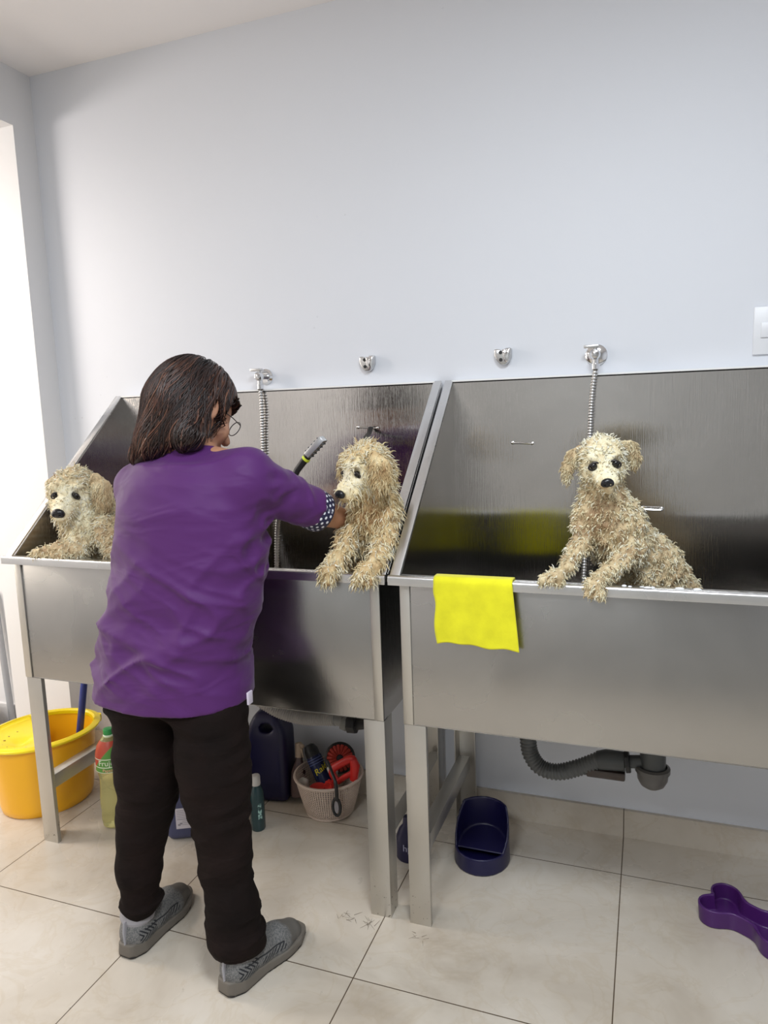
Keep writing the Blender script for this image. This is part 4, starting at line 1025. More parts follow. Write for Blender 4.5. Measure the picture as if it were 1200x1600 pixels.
# hand shower
h0 = A_(452, 762, -0.42); h1 = A_(481, 712, -0.42); h2 = A_(506, 685, -0.42)
t = thing('hand_shower', 'slim chrome hand shower with black handle held up left of the middle dog', 'shower head', h0)
MB().tube([h0, h0 * 0.5 + h1 * 0.5 + np.array([-0.004, 0, 0.004]), h1], [0.0085, 0.0095, 0.011], 14).build('handle', BLACK, t)
ax = unit(h2 - h1); sd = unit(np.cross(ax, (0, -1, 0))); nn = np.cross(sd, ax)
def hb(a, b, c): return tuple(h1 + ax * a + sd * b + nn * c)
Lh = np.linalg.norm(h2 - h1)
m = MB(); V = [hb(a, b, c) for a in (0, Lh) for b, c in ((-0.010, -0.014), (0.009, -0.014), (0.009, 0.014), (-0.010, 0.014))]
m.add(V, [(0, 1, 2, 3), (7, 6, 5, 4), (0, 4, 5, 1), (1, 5, 6, 2), (2, 6, 7, 3), (3, 7, 4, 0)]); m.build('head', mat('satin_chrome', (0.62, 0.63, 0.64), 0.35, 0.7), t, bevel=0.003)
m = MB()
for i in range(5):
    for j in (-1, 0, 1): p = np.array(hb(Lh * (0.12 + 0.18 * i), 0.0092, j * 0.008)); m.tube([p, p + sd * 0.003], 0.0022, 8)
for i in range(5):
    for j in (-1, 0, 1): p = np.array(hb(Lh * (0.12 + 0.18 * i), -0.0102, j * 0.008)); m.tube([p, p - sd * 0.003], 0.0022, 8)
m.build('nozzle_plate', DGREY, t)
p = A_(478, 717, -0.42); MB().tube([p - ax * 0.003, p + ax * 0.004], 0.0125, 14).build('tie', mat('lime_tie', (0.65, 0.75, 0.05), 0.5), t)

# ------------------------------------------------------------------ the person
SKIN = mat('skin', (0.46, 0.23, 0.14), 0.45); bsdf(SKIN).inputs['Subsurface Weight'].default_value = 0.08
bsdf(SKIN).inputs['Subsurface Radius'].default_value = (0.01, 0.004, 0.002)
lk(SKIN, ramp(SKIN, noise(SKIN, coords(SKIN), 14, 4), [(0.35, (0.40, 0.19, 0.11)), (0.65, (0.52, 0.27, 0.17))]), bsdf(SKIN).inputs['Base Color'])
PURP = mat('purple_tunic', (0.080, 0.016, 0.120), 0.6, Specular_IOR_Level=0.3); bsdf(PURP).inputs['Sheen Weight'].default_value = 0.12
bsdf(PURP).inputs['Sheen Roughness'].default_value = 0.4
pv = coords(PURP)
n_ = bump(PURP, noise(PURP, coords(PURP, (5, 5, 13), rot=(0, 0.35, 0)), 1.3, 2, 0.45, 0.6), 0.35, 0.03)
bump(PURP, noise(PURP, coords(PURP, (400, 400, 400)), 1, 2), 0.12, 0.0006, n_)
TRS = mat('black_trousers', (0.014, 0.010, 0.009), 0.9, Specular_IOR_Level=0.12)
lk(TRS, ramp(TRS, noise(TRS, coords(TRS), 7, 4), [(0.3, (0.007, 0.005, 0.0045)), (0.7, (0.014, 0.008, 0.007))]), bsdf(TRS).inputs['Base Color'])
n_ = bump(TRS, noise(TRS, coords(TRS, (5, 5, 16)), 2.2, 4, 0.5, 0.6), 0.4, 0.015); bump(TRS, noise(TRS, coords(TRS), 900, 2), 0.15, 0.0006, n_)
g = A_
def depth(p): return (np.asarray(p) - CP) @ FW
HC = g(302, 640, -0.72)
tw = unit(CP - HC); hf = unit(-0.62 * tw + 0.66 * RX - 0.42 * UP); hu = unit(UP - 0.0 * RX); hu = unit(hu - hf * (hu @ hf)); hr = np.cross(hf, hu)
HB = np.stack([hr, hf, hu])
def HL(p): return HC + np.asarray(p, float) @ HB
RS, RE = g(385, 738, -0.78), g(492, 797, -0.60)
RW, RH = g(548, 815, -0.435), g(580, 822, -0.385)
LS, LE = g(216, 758, -0.765), g(232, 872, -0.60)
LW = g(418, 790, -0.47); LH = g(446, 770, -0.425)
PEL = g(292, 1090, -0.83)
# torso slices read along the back: (row, left, right, centre plane)
SL = [(1135, 150, 386, -0.81), (1105, 149, 387, -0.81), (1040, 155, 388, -0.805), (980, 165, 395, -0.80), (920, 173, 404, -0.795), (880, 183, 409, -0.79), (850, 186, 413, -0.785), (790, 190, 408, -0.785), (750, 200, 396, -0.78), (722, 222, 380, -0.775)]
zs, cx, cy, aa = [], [], [], []
for y, l, r_, Y in SL:
    p = g((l + r_) / 2, y, Y); W = 0.5 * (r_ - l) * depth(p) / FPX
    zs.append(p[2]); cx.append(p[0]); cy.append(p[1]); aa.append(W / 0.905)
o_ = np.argsort(zs); zs, cx, cy, aa = [np.array(v)[o_] for v in (zs, cx, cy, aa)]
def torso(P, off=0.0):
    z = P[:, 2]; a = np.interp(z, zs, aa) + off; b = a * 0.70
    x = P[:, 0] - np.interp(z, zs, cx); y = P[:, 1] - np.interp(z, zs, cy)
    q = (np.abs(x / a) ** 2.3 + np.abs(y / b) ** 2.3) ** (1 / 2.3); d = (q - 1) * b * 0.9
    top = z - (zs[-1] + 0.0 + off)
    return np.maximum(d, top)
NB = g(300, 722, -0.765)
def fingers_around(P, d, c, u, side, back, r=0.0075):
    # four fingers and a thumb curled about the axis u through c; side points from axis to palm
    w_ = np.cross(u, side)
    for k in range(4):
        q = c + u * (0.026 - 0.018 * k); R0 = 0.020
        ln = (1.9, 2.25, 2.15, 1.7)[k]
        pts = [q + (side * math.cos(t * ln) + w_ * math.sin(t * ln)) * R0 for t in (0.0, 0.35, 0.7, 1.0)]
        d = smin(d, S_chain(P, pts, [r * 1.1, r, r * 0.92, r * 0.8], 0.002), 0.003)
    pts = [c + side * 0.03 + u * 0.0, c + side * 0.02 - w_ * 0.016 + u * 0.018, c - w_ * 0.022 + u * 0.034]
    return smin(d, S_chain(P, pts, [r * 1.35, r * 1.15, r * 0.95], 0.002), 0.004)
su = unit(g(481, 712, -0.42) - g(452, 762, -0.42)); lside = unit(LW - LH - su * ((LW - LH) @ su))
lc = g(450, 764, -0.42)
ZH = g(250, 1120, -0.94)[2]
def body_sdf(P):
    d = S_ell(P, HL((0, 0.005, 0.015)), (0.073, 0.092, 0.092), HB)
    d = smin(d, S_ell(P, HL((0, 0.035, -0.045)), (0.055, 0.062, 0.070), HB), 0.03)          # jaw
    d = smin(d, S_cone(P, HL((0, 0.098, 0.0)), HL((0, 0.118, -0.028)), 0.008, 0.013), 0.012)  # nose
    for sx in (-1, 1):
        d = smin(d, S_ell(P, HL((sx * 0.040, 0.070, -0.030)), (0.022, 0.018, 0.022), HB), 0.02)
        d = np.maximum(d, -(S_ell(P, HL((sx * 0.031, 0.098, 0.004)), (0.014, 0.010, 0.008), HB)))
        e = S_ell(P, HL((sx * 0.086, -0.004, -0.008)), (0.008, 0.019, 0.032), HB)
        e = np.maximum(e, -S_ell(P, HL((sx * 0.094, 0.000, -0.004)), (0.006, 0.010, 0.018), HB)); d = smin(d, e, 0.006)
    for zz, rr in ((-0.058, 0.007), (-0.068, 0.008)): d = smin(d, S_cone(P, HL((-0.016, 0.094, zz)), HL((0.016, 0.094, zz)), rr, rr), 0.008)
    d = smin(d, S_cone(P, HL((0, -0.03, -0.06)), NB - np.array([0, 0, 0.03]), 0.052, 0.060), 0.03)
    d = smin(d, np.maximum(torso(P, -0.045), (ZH + 0.02) - P[:, 2]), 0.04)
    d = smin(d, S_chain(P, [NB, RS, RE, RW], [0.05, 0.045, 0.038, 0.026], 0.03), 0.03)
    d = smin(d, S_chain(P, [NB, LS, LE, LW], [0.05, 0.042, 0.038, 0.026], 0.03), 0.03)
    # right hand laid against the dog's flank
    u = unit(RH - RW); bk_ = np.array([0.05, 1.0, 0.0]); v = unit(np.cross(u, bk_)); n_ = np.cross(v, u)
    pc_ = RW + u * 0.045
    d = smin(d, S_ell(P, pc_, (0.048, 0.040, 0.016), np.stack([u, v, unit(np.cross(u, v))])), 0.015)
    for k in range(4):
        b_ = pc_ + u * 0.038 + v * (0.027 - 0.018 * k); L_ = (0.062, 0.070, 0.066, 0.052)[k]; f_ = unit(u + v * (0.14 - 0.09 * k))
        cv = -np.array([0, 1.0, 0])
        pts = [b_, b_ + f_ * L_ * 0.42 + cv * 0.002, b_ + unit(f_ + 0.35 * cv) * L_ * 0.75, b_ + unit(f_ + 0.5 * cv) * L_]
        d = smin(d, S_chain(P, pts, [0.0092, 0.0085, 0.0078, 0.0066], 0.003), 0.004)
    tb = pc_ - u * 0.02 + v * 0.034; d = smin(d, S_chain(P, [tb, tb + v * 0.03 + u * 0.018, tb + v * 0.045 + u * 0.042], [0.013, 0.0105, 0.0085], 0.003), 0.008)
    # left hand closed on the hand shower
    pc2 = lc + lside * 0.030
    d = smin(d, S_cone(P, LW, pc2, 0.024, 0.020), 0.012)
    d = smin(d, S_ell(P, pc2, (0.018, 0.036, 0.030), np.stack([lside, su, np.cross(lside, su)])), 0.012)
    d = fingers_around(P, d, lc, su, lside, None)
    # legs inside the trousers and bare ankles
    for ch, rs in LEGS: d = smin(d, S_chain(P, ch, [r - 0.024 for r in rs], 0.02), 0.03)
    return d
def LG(rows, Yf):
    pts, rs = [], []
    for (y, l, r_) in rows:
        p = g((l + r_) / 2, y, Yf(y)); pts.append(p); rs.append(0.5 * (r_ - l) * depth(p) / FPX)
    return pts, rs
LEGL = LG([(1120, 176, 286), (1180, 182, 284), (1223, 188, 280), (1267, 187, 266), (1300, 186, 258), (1357, 185, 251), (1405, 193, 248), (1432, 198, 243)], lambda y: -0.83 - 0.05 * (y - 1120) / 310)
LEGR = LG([(1120, 270, 388), (1180, 278, 388), (1223, 285, 388), (1270, 300, 388), (1313, 308, 388), (1347, 313, 390), (1413, 325, 403), (1460, 331, 408), (1480, 336, 407)], lambda y: -0.83 - 0.06 * (y - 1120) / 360)
ankL = np.array([-0.864, -0.874, 0.055]); ankR = np.array([-0.543, -0.900, 0.055])
LEGS = [(LEGL[0] + [ankL], LEGL[1] + [0.054]), (LEGR[0] + [ankR], LEGR[1] + [0.054])]
pr = thing('person', 'person in purple tunic and black trousers seen from behind washing the middle dog', 'person', (-0.70, -0.84, 0.0))
V, F = nets(body_sdf, (-1.02, -1.06, 0.02), (-0.12, -0.30, 1.53), 0.005)
V = relax(V, F, 1); mk('body', V, F, SKIN, pr)

# tunic
ZH = g(250, 1120, -0.94)[2]
ad = unit(RE - RS); SE = RE - ad * 0.012
def folds(P):
    q = P @ np.array([[0.9, 0.1, -0.42], [0, 1, 0], [0.42, 0, 0.9]]).T
    low = np.clip((1.15 - P[:, 2]) / 0.25, 0.15, 1) * np.clip((P[:, 2] - ZH) / 0.10, 0.3, 1)
    a = 1 - np.abs(vnoise(q * np.array([3.6, 3.6, 12]), 1.0, 5)) * 2
    b = 1 - np.abs(vnoise(q * np.array([9, 9, 30]), 1.0, 9)) * 2
    e = 1 - np.abs(vnoise(P * np.array([16, 16, 4.0]), 1.0, 13)) * 2
    q3 = P @ np.array([[0.8, 0, 0.6], [0, 1, 0], [-0.6, 0, 0.8]]).T; c3 = 1 - np.abs(vnoise(q3 * np.array([5, 5, 16]), 1.0, 17)) * 2
    side = np.clip((P[:, 0] + 0.60) / 0.2, 0, 1) * np.clip((1.05 - P[:, 2]) / 0.2, 0, 1)
    return low * (0.0135 * (np.clip(a, 0, 1) ** 1.8 - 0.4) + 0.0065 * (np.clip(b, 0, 1) ** 1.8 - 0.4) + 0.0105 * (np.clip(c3, 0, 1) ** 2.2 - 0.35)) + side * 0.003 * e
def sleeve_folds(P):
    t = (P - RS) @ ad; m = np.clip(t / 0.04, 0, 1) * (np.linalg.norm(P - (RS + RE) / 2, axis=1) < 0.22)
    q = P @ np.stack([ad, unit(np.cross(ad, (0, 0, 1))), np.array([0, 0, 1.0])]).T
    return m * 0.005 * (1 - np.abs(vnoise(q * np.array([34, 12, 9.0]) + P[:, [2]] * 18, 1.0, 21)) * 2)
def tunic_sdf(P):
    d = torso(P)
    d = smin(d, S_chain(P, [NB - np.array([0, 0, 0.03]), RS + np.array([0, 0, -0.012])], [0.062, 0.060], 0.03), 0.05)
    d = smin(d, np.maximum(S_cone(P, NB - np.array([0, 0, 0.03]), NB + np.array([0.004, 0.01, 0.02]), 0.070, 0.064), (P - (NB + np.array([0, 0, 0.024]))) @ unit((0.0, 0.35, 1))), 0.03)
    d = smin(d, S_chain(P, [NB - np.array([0, 0, 0.035]), LS], [0.060, 0.050], 0.03), 0.06)
    sl = S_cone(P, RS + np.array([0, 0, -0.012]), SE, 0.062, 0.052)
    sl = np.maximum(sl, (P - SE) @ ad)
    d = smin(d, sl, 0.035)
    la = unit(LE - LS); se = LS + la * 0.235
    s2 = np.maximum(S_cone(P, LS, se, 0.052, 0.058), (P - se) @ la - 0.0)
    d = smin(d, s2, 0.02)
    d = d - folds(P) * 0.9 - sleeve_folds(P)
    zh = ZH + 0.012 * np.clip((P[:, 0] + 0.55) / 0.08, 0, 1)
    d = np.maximum(d, zh - P[:, 2])
    inn = np.maximum(torso(P, -0.030), P[:, 2] - (ZH + 0.05))                   # hollow above the hem
    slit = np.maximum(np.abs(P[:, 0] - slx - 0.10 * (P[:, 2] - ZH)) - (0.0035 - 0.05 * (P[:, 2] - ZH)), np.maximum(P[:, 2] - ZH - 0.06, P[:, 1] + 0.80))
    return np.maximum(np.maximum(d, -inn), -slit)
slx = g(366, 1108, -0.90)[0]
V, F = nets(tunic_sdf, (-1.03, -1.06, ZH - 0.03), (-0.28, -0.50, 1.40), 0.0055)
V = relax(V, F, 2); mk('tunic', V, F, PURP, pr)
tu = None
for c_ in pr.children:
    if c_.name.startswith('tunic'): tu = c_
p = g(392, 1089, -0.845); MB().box((p[0] - 0.002, p[1] - 0.016, p[2] - 0.014), (p[0] + 0.003, p[1] + 0.004, p[2] + 0.016)).build('brand_tag', mat('tag_white', (0.6, 0.55, 0.65), 0.6), tu, bevel=0.001)
# polka dot cuff
CUF = mat('polka_dot_cuff', (0.012, 0.013, 0.05), 0.6)
uvn = nd(CUF, 'ShaderNodeAttribute', attribute_name='cuff'); sp = nd(CUF, 'ShaderNodeSeparateXYZ'); lk(CUF, uvn.outputs['Vector'], sp.inputs[0])
def mth(m, op, a, b=None, c=None):
    n = nd(m, 'ShaderNodeMath', operation=op)
    for i, v in enumerate((a, b, c)):
        if v is None: continue
        if isinstance(v, (int, float)): n.inputs[i].default_value = v
        else: lk(m, v, n.inputs[i])
    return n.outputs[0]
row = mth(CUF, 'FLOOR', sp.outputs[1]); par = mth(CUF, 'MODULO', row, 2.0)
ux = mth(CUF, 'FRACT', mth(CUF, 'MULTIPLY_ADD', par, 0.5, sp.outputs[0])); vy = mth(CUF, 'FRACT', sp.outputs[1])
dx = mth(CUF, 'MULTIPLY', mth(CUF, 'SUBTRACT', ux, 0.5), 1.25); dy = mth(CUF, 'SUBTRACT', vy, 0.5)
rr_ = mth(CUF, 'SQRT', mth(CUF, 'ADD', mth(CUF, 'MULTIPLY', dx, dx), mth(CUF, 'MULTIPLY', dy, dy)))
lk(CUF, mixc(CUF, maprange(CUF, rr_, 0.26, 0.31, 1, 0), (0.012, 0.013, 0.05), (0.72, 0.74, 0.80)), bsdf(CUF).inputs['Base Color'])
n1_ = unit(np.cross(ad, (0, 0, 1))); n2_ = np.cross(ad, n1_)
V = []; UVs = []; S_ = 48; rings = [(-0.012, 0.048), (-0.004, 0.0535), (0.006, 0.0545), (0.018, 0.054), (0.030, 0.053), (0.034, 0.0515), (0.030, 0.049), (0.0, 0.048)]
for i, (tt, rr) in enumerate(rings):
    for k in range(S_):
        a = 2 * math.pi * k / S_
        V.append(SE + ad * tt + (n1_ * math.cos(a) + n2_ * math.sin(a)) * rr * (1 + 0.02 * math.sin(3 * a))); UVs += [k / S_ * 20, (tt + 0.05) / 0.0115, 0]
F = [(i * S_ + k, i * S_ + (k + 1) % S_, (i + 1) * S_ + (k + 1) % S_, (i + 1) * S_ + k) for i in range(len(rings) - 1) for k in range(S_)]
co = mk('sleeve_cuff', V, F, CUF, tu); A = co.data.attributes.new('cuff', 'FLOAT_VECTOR', 'POINT'); A.data.foreach_set('vector', np.array(UVs, np.float32))

# trousers
def trouser_sdf(P):
    d = None
    for ch, rs in ((LEGL), (LEGR)):
        e = S_chain(P, ch, rs, 0.03)
        zc = ch[-1][2] - 0.004
        e = np.maximum(e, zc - P[:, 2])
        d = e if d is None else smin(d, e, 0.022)
    top = np.maximum(torso(P, -0.036), P[:, 2] - (ZH + 0.045)); top = np.maximum(top, (ZH - 0.02) - P[:, 2])
    d = smin(d, top, 0.05)
    z = P[:, 2]; k1 = np.clip((0.22 - z) / 0.12, 0, 1); k2 = np.exp(-((z - 0.42) / 0.12) ** 2)
    q = P * np.array([6, 6, 26]); rd = 1 - np.abs(vnoise(q, 1.0, 31)) * 2; rd2 = 1 - np.abs(vnoise(P * np.array([10, 10, 42]), 1.0, 33)) * 2
    return d - (0.005 + 0.009 * k1 + 0.005 * k2) * np.maximum(rd - 0.5, -0.35) - (0.002 + 0.004 * k1) * (rd2 - 0.5) + 0.002 - 0.004 * k1
V, F = nets(trouser_sdf, (-1.02, -1.04, 0.04), (-0.36, -0.62, ZH + 0.2), 0.0055)
V = relax(V, F, 2); mk('trousers', V, F, TRS, pr)

# shoes
SHG = mat('grey_knit', (0.20, 0.195, 0.185), 0.85)
tc = nd(SHG, 'ShaderNodeAttribute', attribute_name='shoe'); sp = nd(SHG, 'ShaderNodeSeparateXYZ'); lk(SHG, tc.outputs['Vector'], sp.inputs[0])
ab = mth(SHG, 'ABSOLUTE', mth(SHG, 'SUBTRACT', sp.outputs[2], 0.052))
ph = mth(SHG, 'ADD', mth(SHG, 'MULTIPLY', sp.outputs[1], 1.0), ab)
wv = mth(SHG, 'SINE', mth(SHG, 'MULTIPLY', ph, 560.0))
st = maprange(SHG, wv, 0.05, 0.35, 0, 1)
ph2 = mth(SHG, 'SUBTRACT', sp.outputs[1], mth(SHG, 'MULTIPLY', sp.outputs[2], 0.9)); st2 = maprange(SHG, mth(SHG, 'SINE', mth(SHG, 'MULTIPLY', ph2, 520.0)), 0.2, 0.45, 0, 1)
def band(v, lo, hi): return mth(SHG, 'MULTIPLY', maprange(SHG, v, lo, lo + 0.002, 0, 1), maprange(SHG, v, hi - 0.002, hi, 1, 0))
z_lo = band(sp.outputs[2], 0.034, 0.070); m1 = mth(SHG, 'MULTIPLY', mth(SHG, 'MULTIPLY', band(sp.outputs[1], 0.015, 0.075), z_lo), st)
z2 = band(sp.outputs[2], 0.034, 0.054); m2 = mth(SHG, 'MULTIPLY', mth(SHG, 'MULTIPLY', band(sp.outputs[1], 0.085, 0.165), z2), st2)
lin = mth(SHG, 'MULTIPLY', band(mth(SHG, 'ADD', sp.outputs[2], mth(SHG, 'MULTIPLY', sp.outputs[1], 0.10)), 0.066, 0.0715), band(sp.outputs[1], 0.03, 0.16))
mask = mth(SHG, 'MAXIMUM', mth(SHG, 'MAXIMUM', m1, m2), lin)
toe = maprange(SHG, mth(SHG, 'ADD', sp.outputs[1], mth(SHG, 'MULTIPLY', noise(SHG, tc.outputs['Vector'], 30, 2), 0.05)), 0.20, 0.215, 0, 1)
kb = ramp(SHG, noise(SHG, tc.outputs['Vector'], 260, 2), [(0.4, (0.105, 0.107, 0.108)), (0.6, (0.19, 0.185, 0.178))])
kb = mixc(SHG, toe, kb, (0.115, 0.105, 0.092))
lk(SHG, mixc(SHG, mask, kb, (0.012, 0.013, 0.018)), bsdf(SHG).inputs['Base Color'])
bump(SHG, noise(SHG, tc.outputs['Vector'], 420, 2), 0.35, 0.0012)
SOLE = mat('taupe_sole', (0.135, 0.118, 0.098), 0.6); SOLD = mat('dark_outsole', (0.025, 0.022, 0.02), 0.7)
SOCK = mat('pale_grey_collar', (0.33, 0.32, 0.34), 0.85)
def make_shoe(heel, ang, mirror, lab):
    c, s_ = math.cos(ang), math.sin(ang); Rm = np.array([[c, s_, 0], [-s_, c, 0], [0, 0, 1]])
    W = lambda Q: Q @ Rm + np.array([heel[0], heel[1], 0])
    def out2(P, off=0):
        y = P[:, 1]; w = np.interp(y, [-0.01, 0.0, 0.03, 0.10, 0.17, 0.215, 0.25, 0.262], [0.012, 0.022, 0.036, 0.036, 0.046, 0.041, 0.022, 0.004]) + off
        cxx = np.interp(y, [0, 0.1, 0.2, 0.26], [0, 0.0, 0.004, 0.010]) * mirror
        return np.maximum(np.abs(P[:, 0] - cxx) - w, np.maximum(-0.005 - off - y, y - 0.256 - off)) * 0.8
    def up(P):
        d = S_chain(P, [(0, 0.036, 0.048), (0, 0.10, 0.050), (0.003 * mirror, 0.165, 0.034), (0.006 * mirror, 0.212, 0.026)], [0.037, 0.038, 0.040, 0.034], 0.02)
        d = smin(d, S_cone(P, (0, 0.046, 0.05), (0, 0.050, 0.092), 0.038, 0.037), 0.02)
        return np.maximum(np.maximum(d, 0.014 - P[:, 2]), P[:, 2] - 0.098)
    def sole(P):
        h = np.interp(P[:, 1], [0, 0.06, 0.12, 0.2, 0.26], [0.040, 0.034, 0.027, 0.024, 0.030])
        lift = np.interp(P[:, 1], [-0.01, 0.015, 0.19, 0.26], [0.004, 0.0, 0.0, 0.014])
        fl = 0.10 * (0.03 - P[:, 2]); return np.maximum(np.maximum(out2(P, 0.002) - fl, P[:, 2] - h), lift + 0.004 - P[:, 2])
    def outs(P):
        lift = np.interp(P[:, 1], [-0.01, 0.015, 0.19, 0.26], [0.004, 0.0, 0.0, 0.014])
        return np.maximum(np.maximum(out2(P, 0.003), P[:, 2] - lift - 0.0055), lift - P[:, 2])
    lo, hi = (-0.065, -0.025, -0.012), (0.065, 0.28, 0.115)
    V, F = nets(up, lo, hi, 0.0036); V = relax(V, F, 2)
    o = mk('sneaker', W(V), F, SHG, pr, label=lab); A = o.data.attributes.new('shoe', 'FLOAT_VECTOR', 'POINT'); A.data.foreach_set('vector', V.astype(np.float32).ravel())
    V, F = nets(sole, lo, hi, 0.0036); mk('sole', W(relax(V, F, 2)), F, SOLE, o)
    V, F = nets(outs, lo, hi, 0.003); V = relax(V, F, 1); V[:, 2] = np.maximum(V[:, 2], 0); mk('outsole', W(V), F, SOLD, o)
    pts = [W(np.array([[0.0375 * math.cos(a), 0.049 + 0.0385 * math.sin(a), 0.089 + 0.007 * math.sin(a + 3.14)]]))[0] for a in np.linspace(0, 2 * math.pi, 29)]
    MB().tube(pts, 0.006, 8, cap=False, flat=2.0).build('collar', SOCK, o)
    MB().tube([W(np.array([[0, 0.002, 0.038]]))[0], W(np.array([[0, 0.000, 0.07]]))[0], W(np.array([[0, 0.005, 0.098]]))[0]], 0.008, 8, flat=0.5).build('pull_tab', SOCK, o)
make_shoe((-0.866, -0.922), -0.05, -1, 'left grey knit sneaker')
make_shoe((-0.556, -0.946), -0.27, 1, 'right grey knit sneaker')
for hx, hy, an in ((-0.866, -0.922, -0.05), (-0.556, -0.946, -0.27)):
    q = np.array([hx - 0.048 * math.sin(an), hy + 0.048 * math.cos(an), 0.0])
    MB().lathe([(0.036, 0.07), (0.042, 0.085), (0.041, 0.11), (0.0385, 0.14), (0.034, 0.142)], q, 28).build('sock', SOCK, pr)
# small white emblem on the outer side of the right shoe
for c_ in pr.children:
    if c_.get('label') == 'right grey knit sneaker':
        q = g(394, 1504, -0.90); base = np.array([-0.508, -0.868, 0.048])
        m = MB()
        for a_, b_ in (((0, 0.000, 0.010), (0.001, 0.008, 0.004)), ((0.0, 0.002, -0.006), (0.001, 0.012, -0.001)), ((0.001, 0.010, 0.012), (0.001, 0.016, 0.008))):
            m.tube([base + np.array(a_), base + np.array(b_)], 0.0016, 6)
        m.build('emblem', mat('white_emblem', (0.7, 0.7, 0.7), 0.5), c_)

# spectacles
GL = mat('thin_black_frame', (0.02, 0.015, 0.015), 0.3)
gm = MB()
for sx in (-1, 1):
    lens = [HL((sx * 0.033 + 0.024 * math.cos(a), 0.113 - 0.10 * abs(sx * 0.033 + 0.024 * math.cos(a)) , 0.002 + 0.019 * math.sin(a))) for a in np.linspace(0, 2 * math.pi, 25)]
    gm.tube(lens, 0.0012, 6, cap=False)
    gm.tube([HL((sx * 0.057, 0.106, 0.008)), HL((sx * 0.070, 0.07, 0.008)), HL((sx * 0.079, 0.012, 0.006)), HL((sx * 0.078, -0.012, -0.014))], 0.0013, 6)
gm.tube([HL((-0.009, 0.112, 0.004)), HL((0, 0.116, 0.008)), HL((0.009, 0.112, 0.004))], 0.0013, 6)
gm.build('spectacles', GL, pr)

# hair: a dark mass on the skull and many strands combed down over the shoulders
HAIR = mat('dark_brown_hair', (0.02, 0.01, 0.008), 0.38)
ha = nd(HAIR, 'ShaderNodeAttribute', attribute_name='tint')
lk(HAIR, ramp(HAIR, ha.outputs['Fac'], [(0.0, (0.008, 0.005, 0.005)), (0.5, (0.030, 0.014, 0.011)), (0.8, (0.085, 0.036, 0.024)), (1.0, (0.17, 0.075, 0.045))]), bsdf(HAIR).inputs['Base Color'])
LO = g(250, 685, -0.80); LO2 = g(222, 712, -0.81); LO3 = g(298, 684, -0.82); TL = g(272, 640, -0.77)
def hair_shell(P):
    d = S_ell(P, HL((0, -0.008, 0.022)), (0.090, 0.108, 0.104), HB)
    d = smin(d, S_chain(P, [TL, LO, LO2], [0.070, 0.048, 0.026], 0.03), 0.04)
    d = smin(d, S_chain(P, [HC - np.array([0, 0.03, 0.03]), LO3], [0.08, 0.034], 0.03), 0.04)
    rel = (P - HC) @ HB.T
    face = np.maximum(0.030 - rel[:, 1] + 0.25 * np.maximum(rel[:, 2], 0), rel[:, 2] - 0.062)      # open at the face
    d = np.maximum(d, -np.maximum(face, -0.2))
    ear = np.minimum(S_ell(P, HL((0.092, 0.006, -0.012)), (0.034, 0.022, 0.034), HB), S_ell(P, HL((0.085, 0.022, -0.05)), (0.03, 0.03, 0.05), HB))
    return np.maximum(d, -ear)
V, F = nets(hair_shell, HC - 0.24, HC + 0.2, 0.005); V = relax(V, F, 3); N = vnormals(V, F)
streak = vnoise(V * np.array([60, 60, 12]), 1.0, 4); V = V + N * (0.003 * streak)[:, None]
hm_ = mk('hair', V, F, HAIR, pr); A = hm_.data.attributes.new('tint', 'FLOAT', 'POINT'); A.data.foreach_set('value', np.clip(0.25 + 0.25 * streak, 0, 1).astype(np.float32))
rg = np.random.default_rng(77); NS = 4600; STEP = 16
ph_ = rg.uniform(0, 2 * math.pi, NS); th = np.arccos(1 - rg.uniform(0, 1, NS) ** 0.8 * 1.25)
loc = np.stack([np.sin(th) * np.cos(ph_) * 0.088, np.sin(th) * np.sin(ph_) * 0.106 - 0.008, np.cos(th) * 0.102 + 0.022], 1)
ok = ~((loc[:, 1] > 0.045) & (loc[:, 2] < 0.055)) & ~((loc[:, 0] > 0.04) & (loc[:, 1] > -0.03) & (loc[:, 2] < 0.075)); loc = loc[ok]; NS = len(loc)
P = HC + loc @ HB
part_pt = HL((-0.015, 0.03, 0.125))
endz = np.where(rg.random(NS) < 0.5, LO2[2] - 0.014, LO2[2] + 0.010) + rg.normal(size=NS) * 0.020
# the hair in the middle ends on the collar, the left side hangs longest
def shell_grad(P, e=0.004):
    gq = np.stack([hair_shell(P + np.eye(3)[k] * e) - hair_shell(P - np.eye(3)[k] * e) for k in range(3)], 1)
    return gq / (np.linalg.norm(gq, axis=1)[:, None] + 1e-9)
path = [P.copy()]; wv_ = rg.uniform(0, 6.28, NS); off = rg.uniform(-0.002, 0.007, NS); pull = -RX * 0.35
for k in range(STEP):
    dist = hair_shell(P); gr = shell_grad(P)
    away = P - part_pt; away /= np.linalg.norm(away, axis=1)[:, None]
    topf = np.clip((((P - HC) @ hu) - 0.03) / 0.06, 0, 1)[:, None]
    d = np.array([0, 0, -1.0]) * (1.05 - 0.5 * topf) + away * topf * 0.9 + pull * (1 - topf) * 0.9 - hf * 0.25
    d = d - gr * (d * gr).sum(1)[:, None] * 0.9
    d /= np.linalg.norm(d, axis=1)[:, None] + 1e-9
    sd = np.cross(d, gr)
    d = d + sd * (0.38 * (0.4 + 0.6 * (1 - topf[:, 0])) * np.sin(wv_ * 0.35 + k * 0.75 + P[:, 0] * 45))[:, None]
    P = P + d * 0.0135
    dist = hair_shell(P); P = P - gr * (np.clip(dist - off, -0.02, 0.02))[:, None]
    stop = P[:, 2] < endz; P[stop] = path[-1][stop] + (P[stop] - path[-1][stop]) * 0.02
    path.append(P.copy())
path = np.stack(path, 1)                                     # n, steps+1, 3
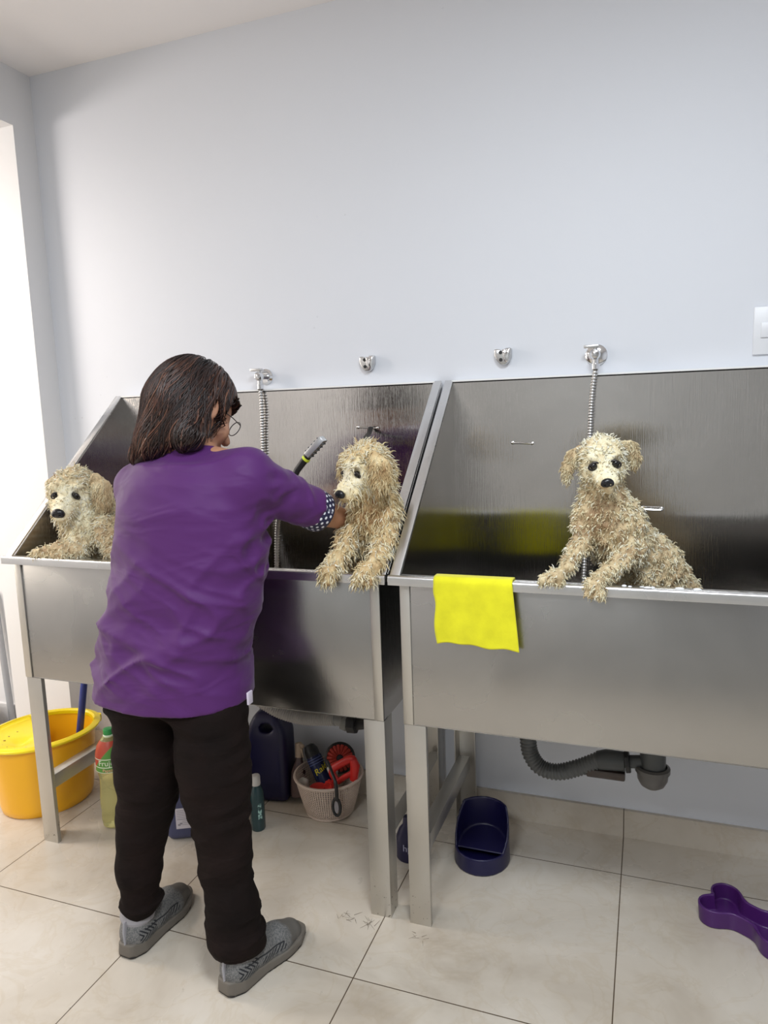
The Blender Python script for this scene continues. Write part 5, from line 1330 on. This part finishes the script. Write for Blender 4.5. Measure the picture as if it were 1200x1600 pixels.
cl = np.clip(0.45 + 0.35 * vnoise(path[:, 0] * 55, 1.0, 8) + rg.normal(size=NS) * 0.22, 0, 1)
lowt = np.clip((HC[2] - 0.02 - path[:, :, 2]) / 0.08, 0, 1) * np.clip((g(262, 660, -0.8)[0] - path[:, :, 0]) / 0.05, 0, 1)
K = 3; rad = rg.uniform(0.0008, 0.0022, NS)
tg = np.gradient(path, axis=1); tg /= np.linalg.norm(tg, axis=2)[:, :, None] + 1e-9
ref = shell_grad(path.reshape(-1, 3)).reshape(path.shape); sdv = np.cross(tg, ref); sdv /= np.linalg.norm(sdv, axis=2)[:, :, None] + 1e-9; nrm = np.cross(sdv, tg)
tt = np.linspace(0, 1, STEP + 1); prof = (np.minimum(1, 0.35 + tt * 3) * np.minimum(1, (1.02 - tt) * 4))[None, :, None]
rings = np.stack([path + (math.cos(a) * sdv * 1.4 + math.sin(a) * nrm * 0.8) * rad[:, None, None] * prof for a in (0, 2.094, 4.189)], 2)
V = rings.reshape(-1, 3); base = (np.arange(NS) * (STEP + 1) * K)[:, None]; Fs = []
for i in range(STEP):
    for k in range(K):
        k2 = (k + 1) % K; Fs.append(base + np.array([[i * K + k, i * K + k2, (i + 1) * K + k2, (i + 1) * K + k]]))
so = mk('hair_strands', V, np.concatenate(Fs), HAIR, hm_); so['kind'] = 'stuff'
A = so.data.attributes.new('tint', 'FLOAT', 'POINT'); A.data.foreach_set('value', np.repeat(np.clip(cl[:, None] + 0.35 * lowt, 0, 1).reshape(-1), K).astype(np.float32))

# stray dog hair and dirt on the tiles by the middle legs
rg = np.random.default_rng(5); n = 34
cc_ = np.array([atz(588, 1420, 0), atz(570, 1395, 0), atz(660, 1462, 0), atz(541, 1432, 0)])
ix = rg.choice(4, n, p=[0.4, 0.25, 0.2, 0.15]); R_ = cc_[ix] + rg.normal(size=(n, 3)) * np.array([0.014, 0.012, 0]); R_[:, 2] = 0.0008
bad = (R_[:, 1] > -0.60); R_[bad, 1] = -0.60 - rg.random(bad.sum()) * 0.03
d = rg.normal(size=(n, 3)); d[:, 2] = 0; d /= np.linalg.norm(d, axis=1)[:, None]
DM = mat('dog_hair_brown', (0.12, 0.08, 0.045), 0.8)
ho = locks('loose_hair', R_, d, rg.uniform(0.008, 0.03, n), rg.uniform(0.0002, 0.0006, n), DM, None, np.zeros(n), 3, 5, 0.0, 0.0, flow=np.zeros(3))
tag(ho, 'loose dog hair scattered on the tiles at the foot of the middle legs', 'hair')

# soap foam left on the rim of the right tub
rg = np.random.default_rng(9); m = MB()
for px in (842, 869, 975, 984, 1003, 1012, 1020, 1062, 1090):
    q = g(px, 921 + (px - 930) * 0.058, -0.603); r = rg.uniform(0.003, 0.006)
    m.V_ = None; n0 = len(m.V)
    m.lathe([(0, 0), (r, 0.0), (r * 0.85, r * 0.3), (r * 0.4, r * 0.5), (0, r * 0.52)], (q[0], -0.598 + rg.uniform(-0.004, 0.006), ZR + 0.0005), 10, cap=False, sx=rg.uniform(1, 1.8))
fo = m.build('soap_foam', mat('soap_foam', (0.85, 0.86, 0.88), 0.4), None); fo['kind'] = 'stuff'
tag(fo, 'small white flecks of soap foam on the right tub rim', 'foam')
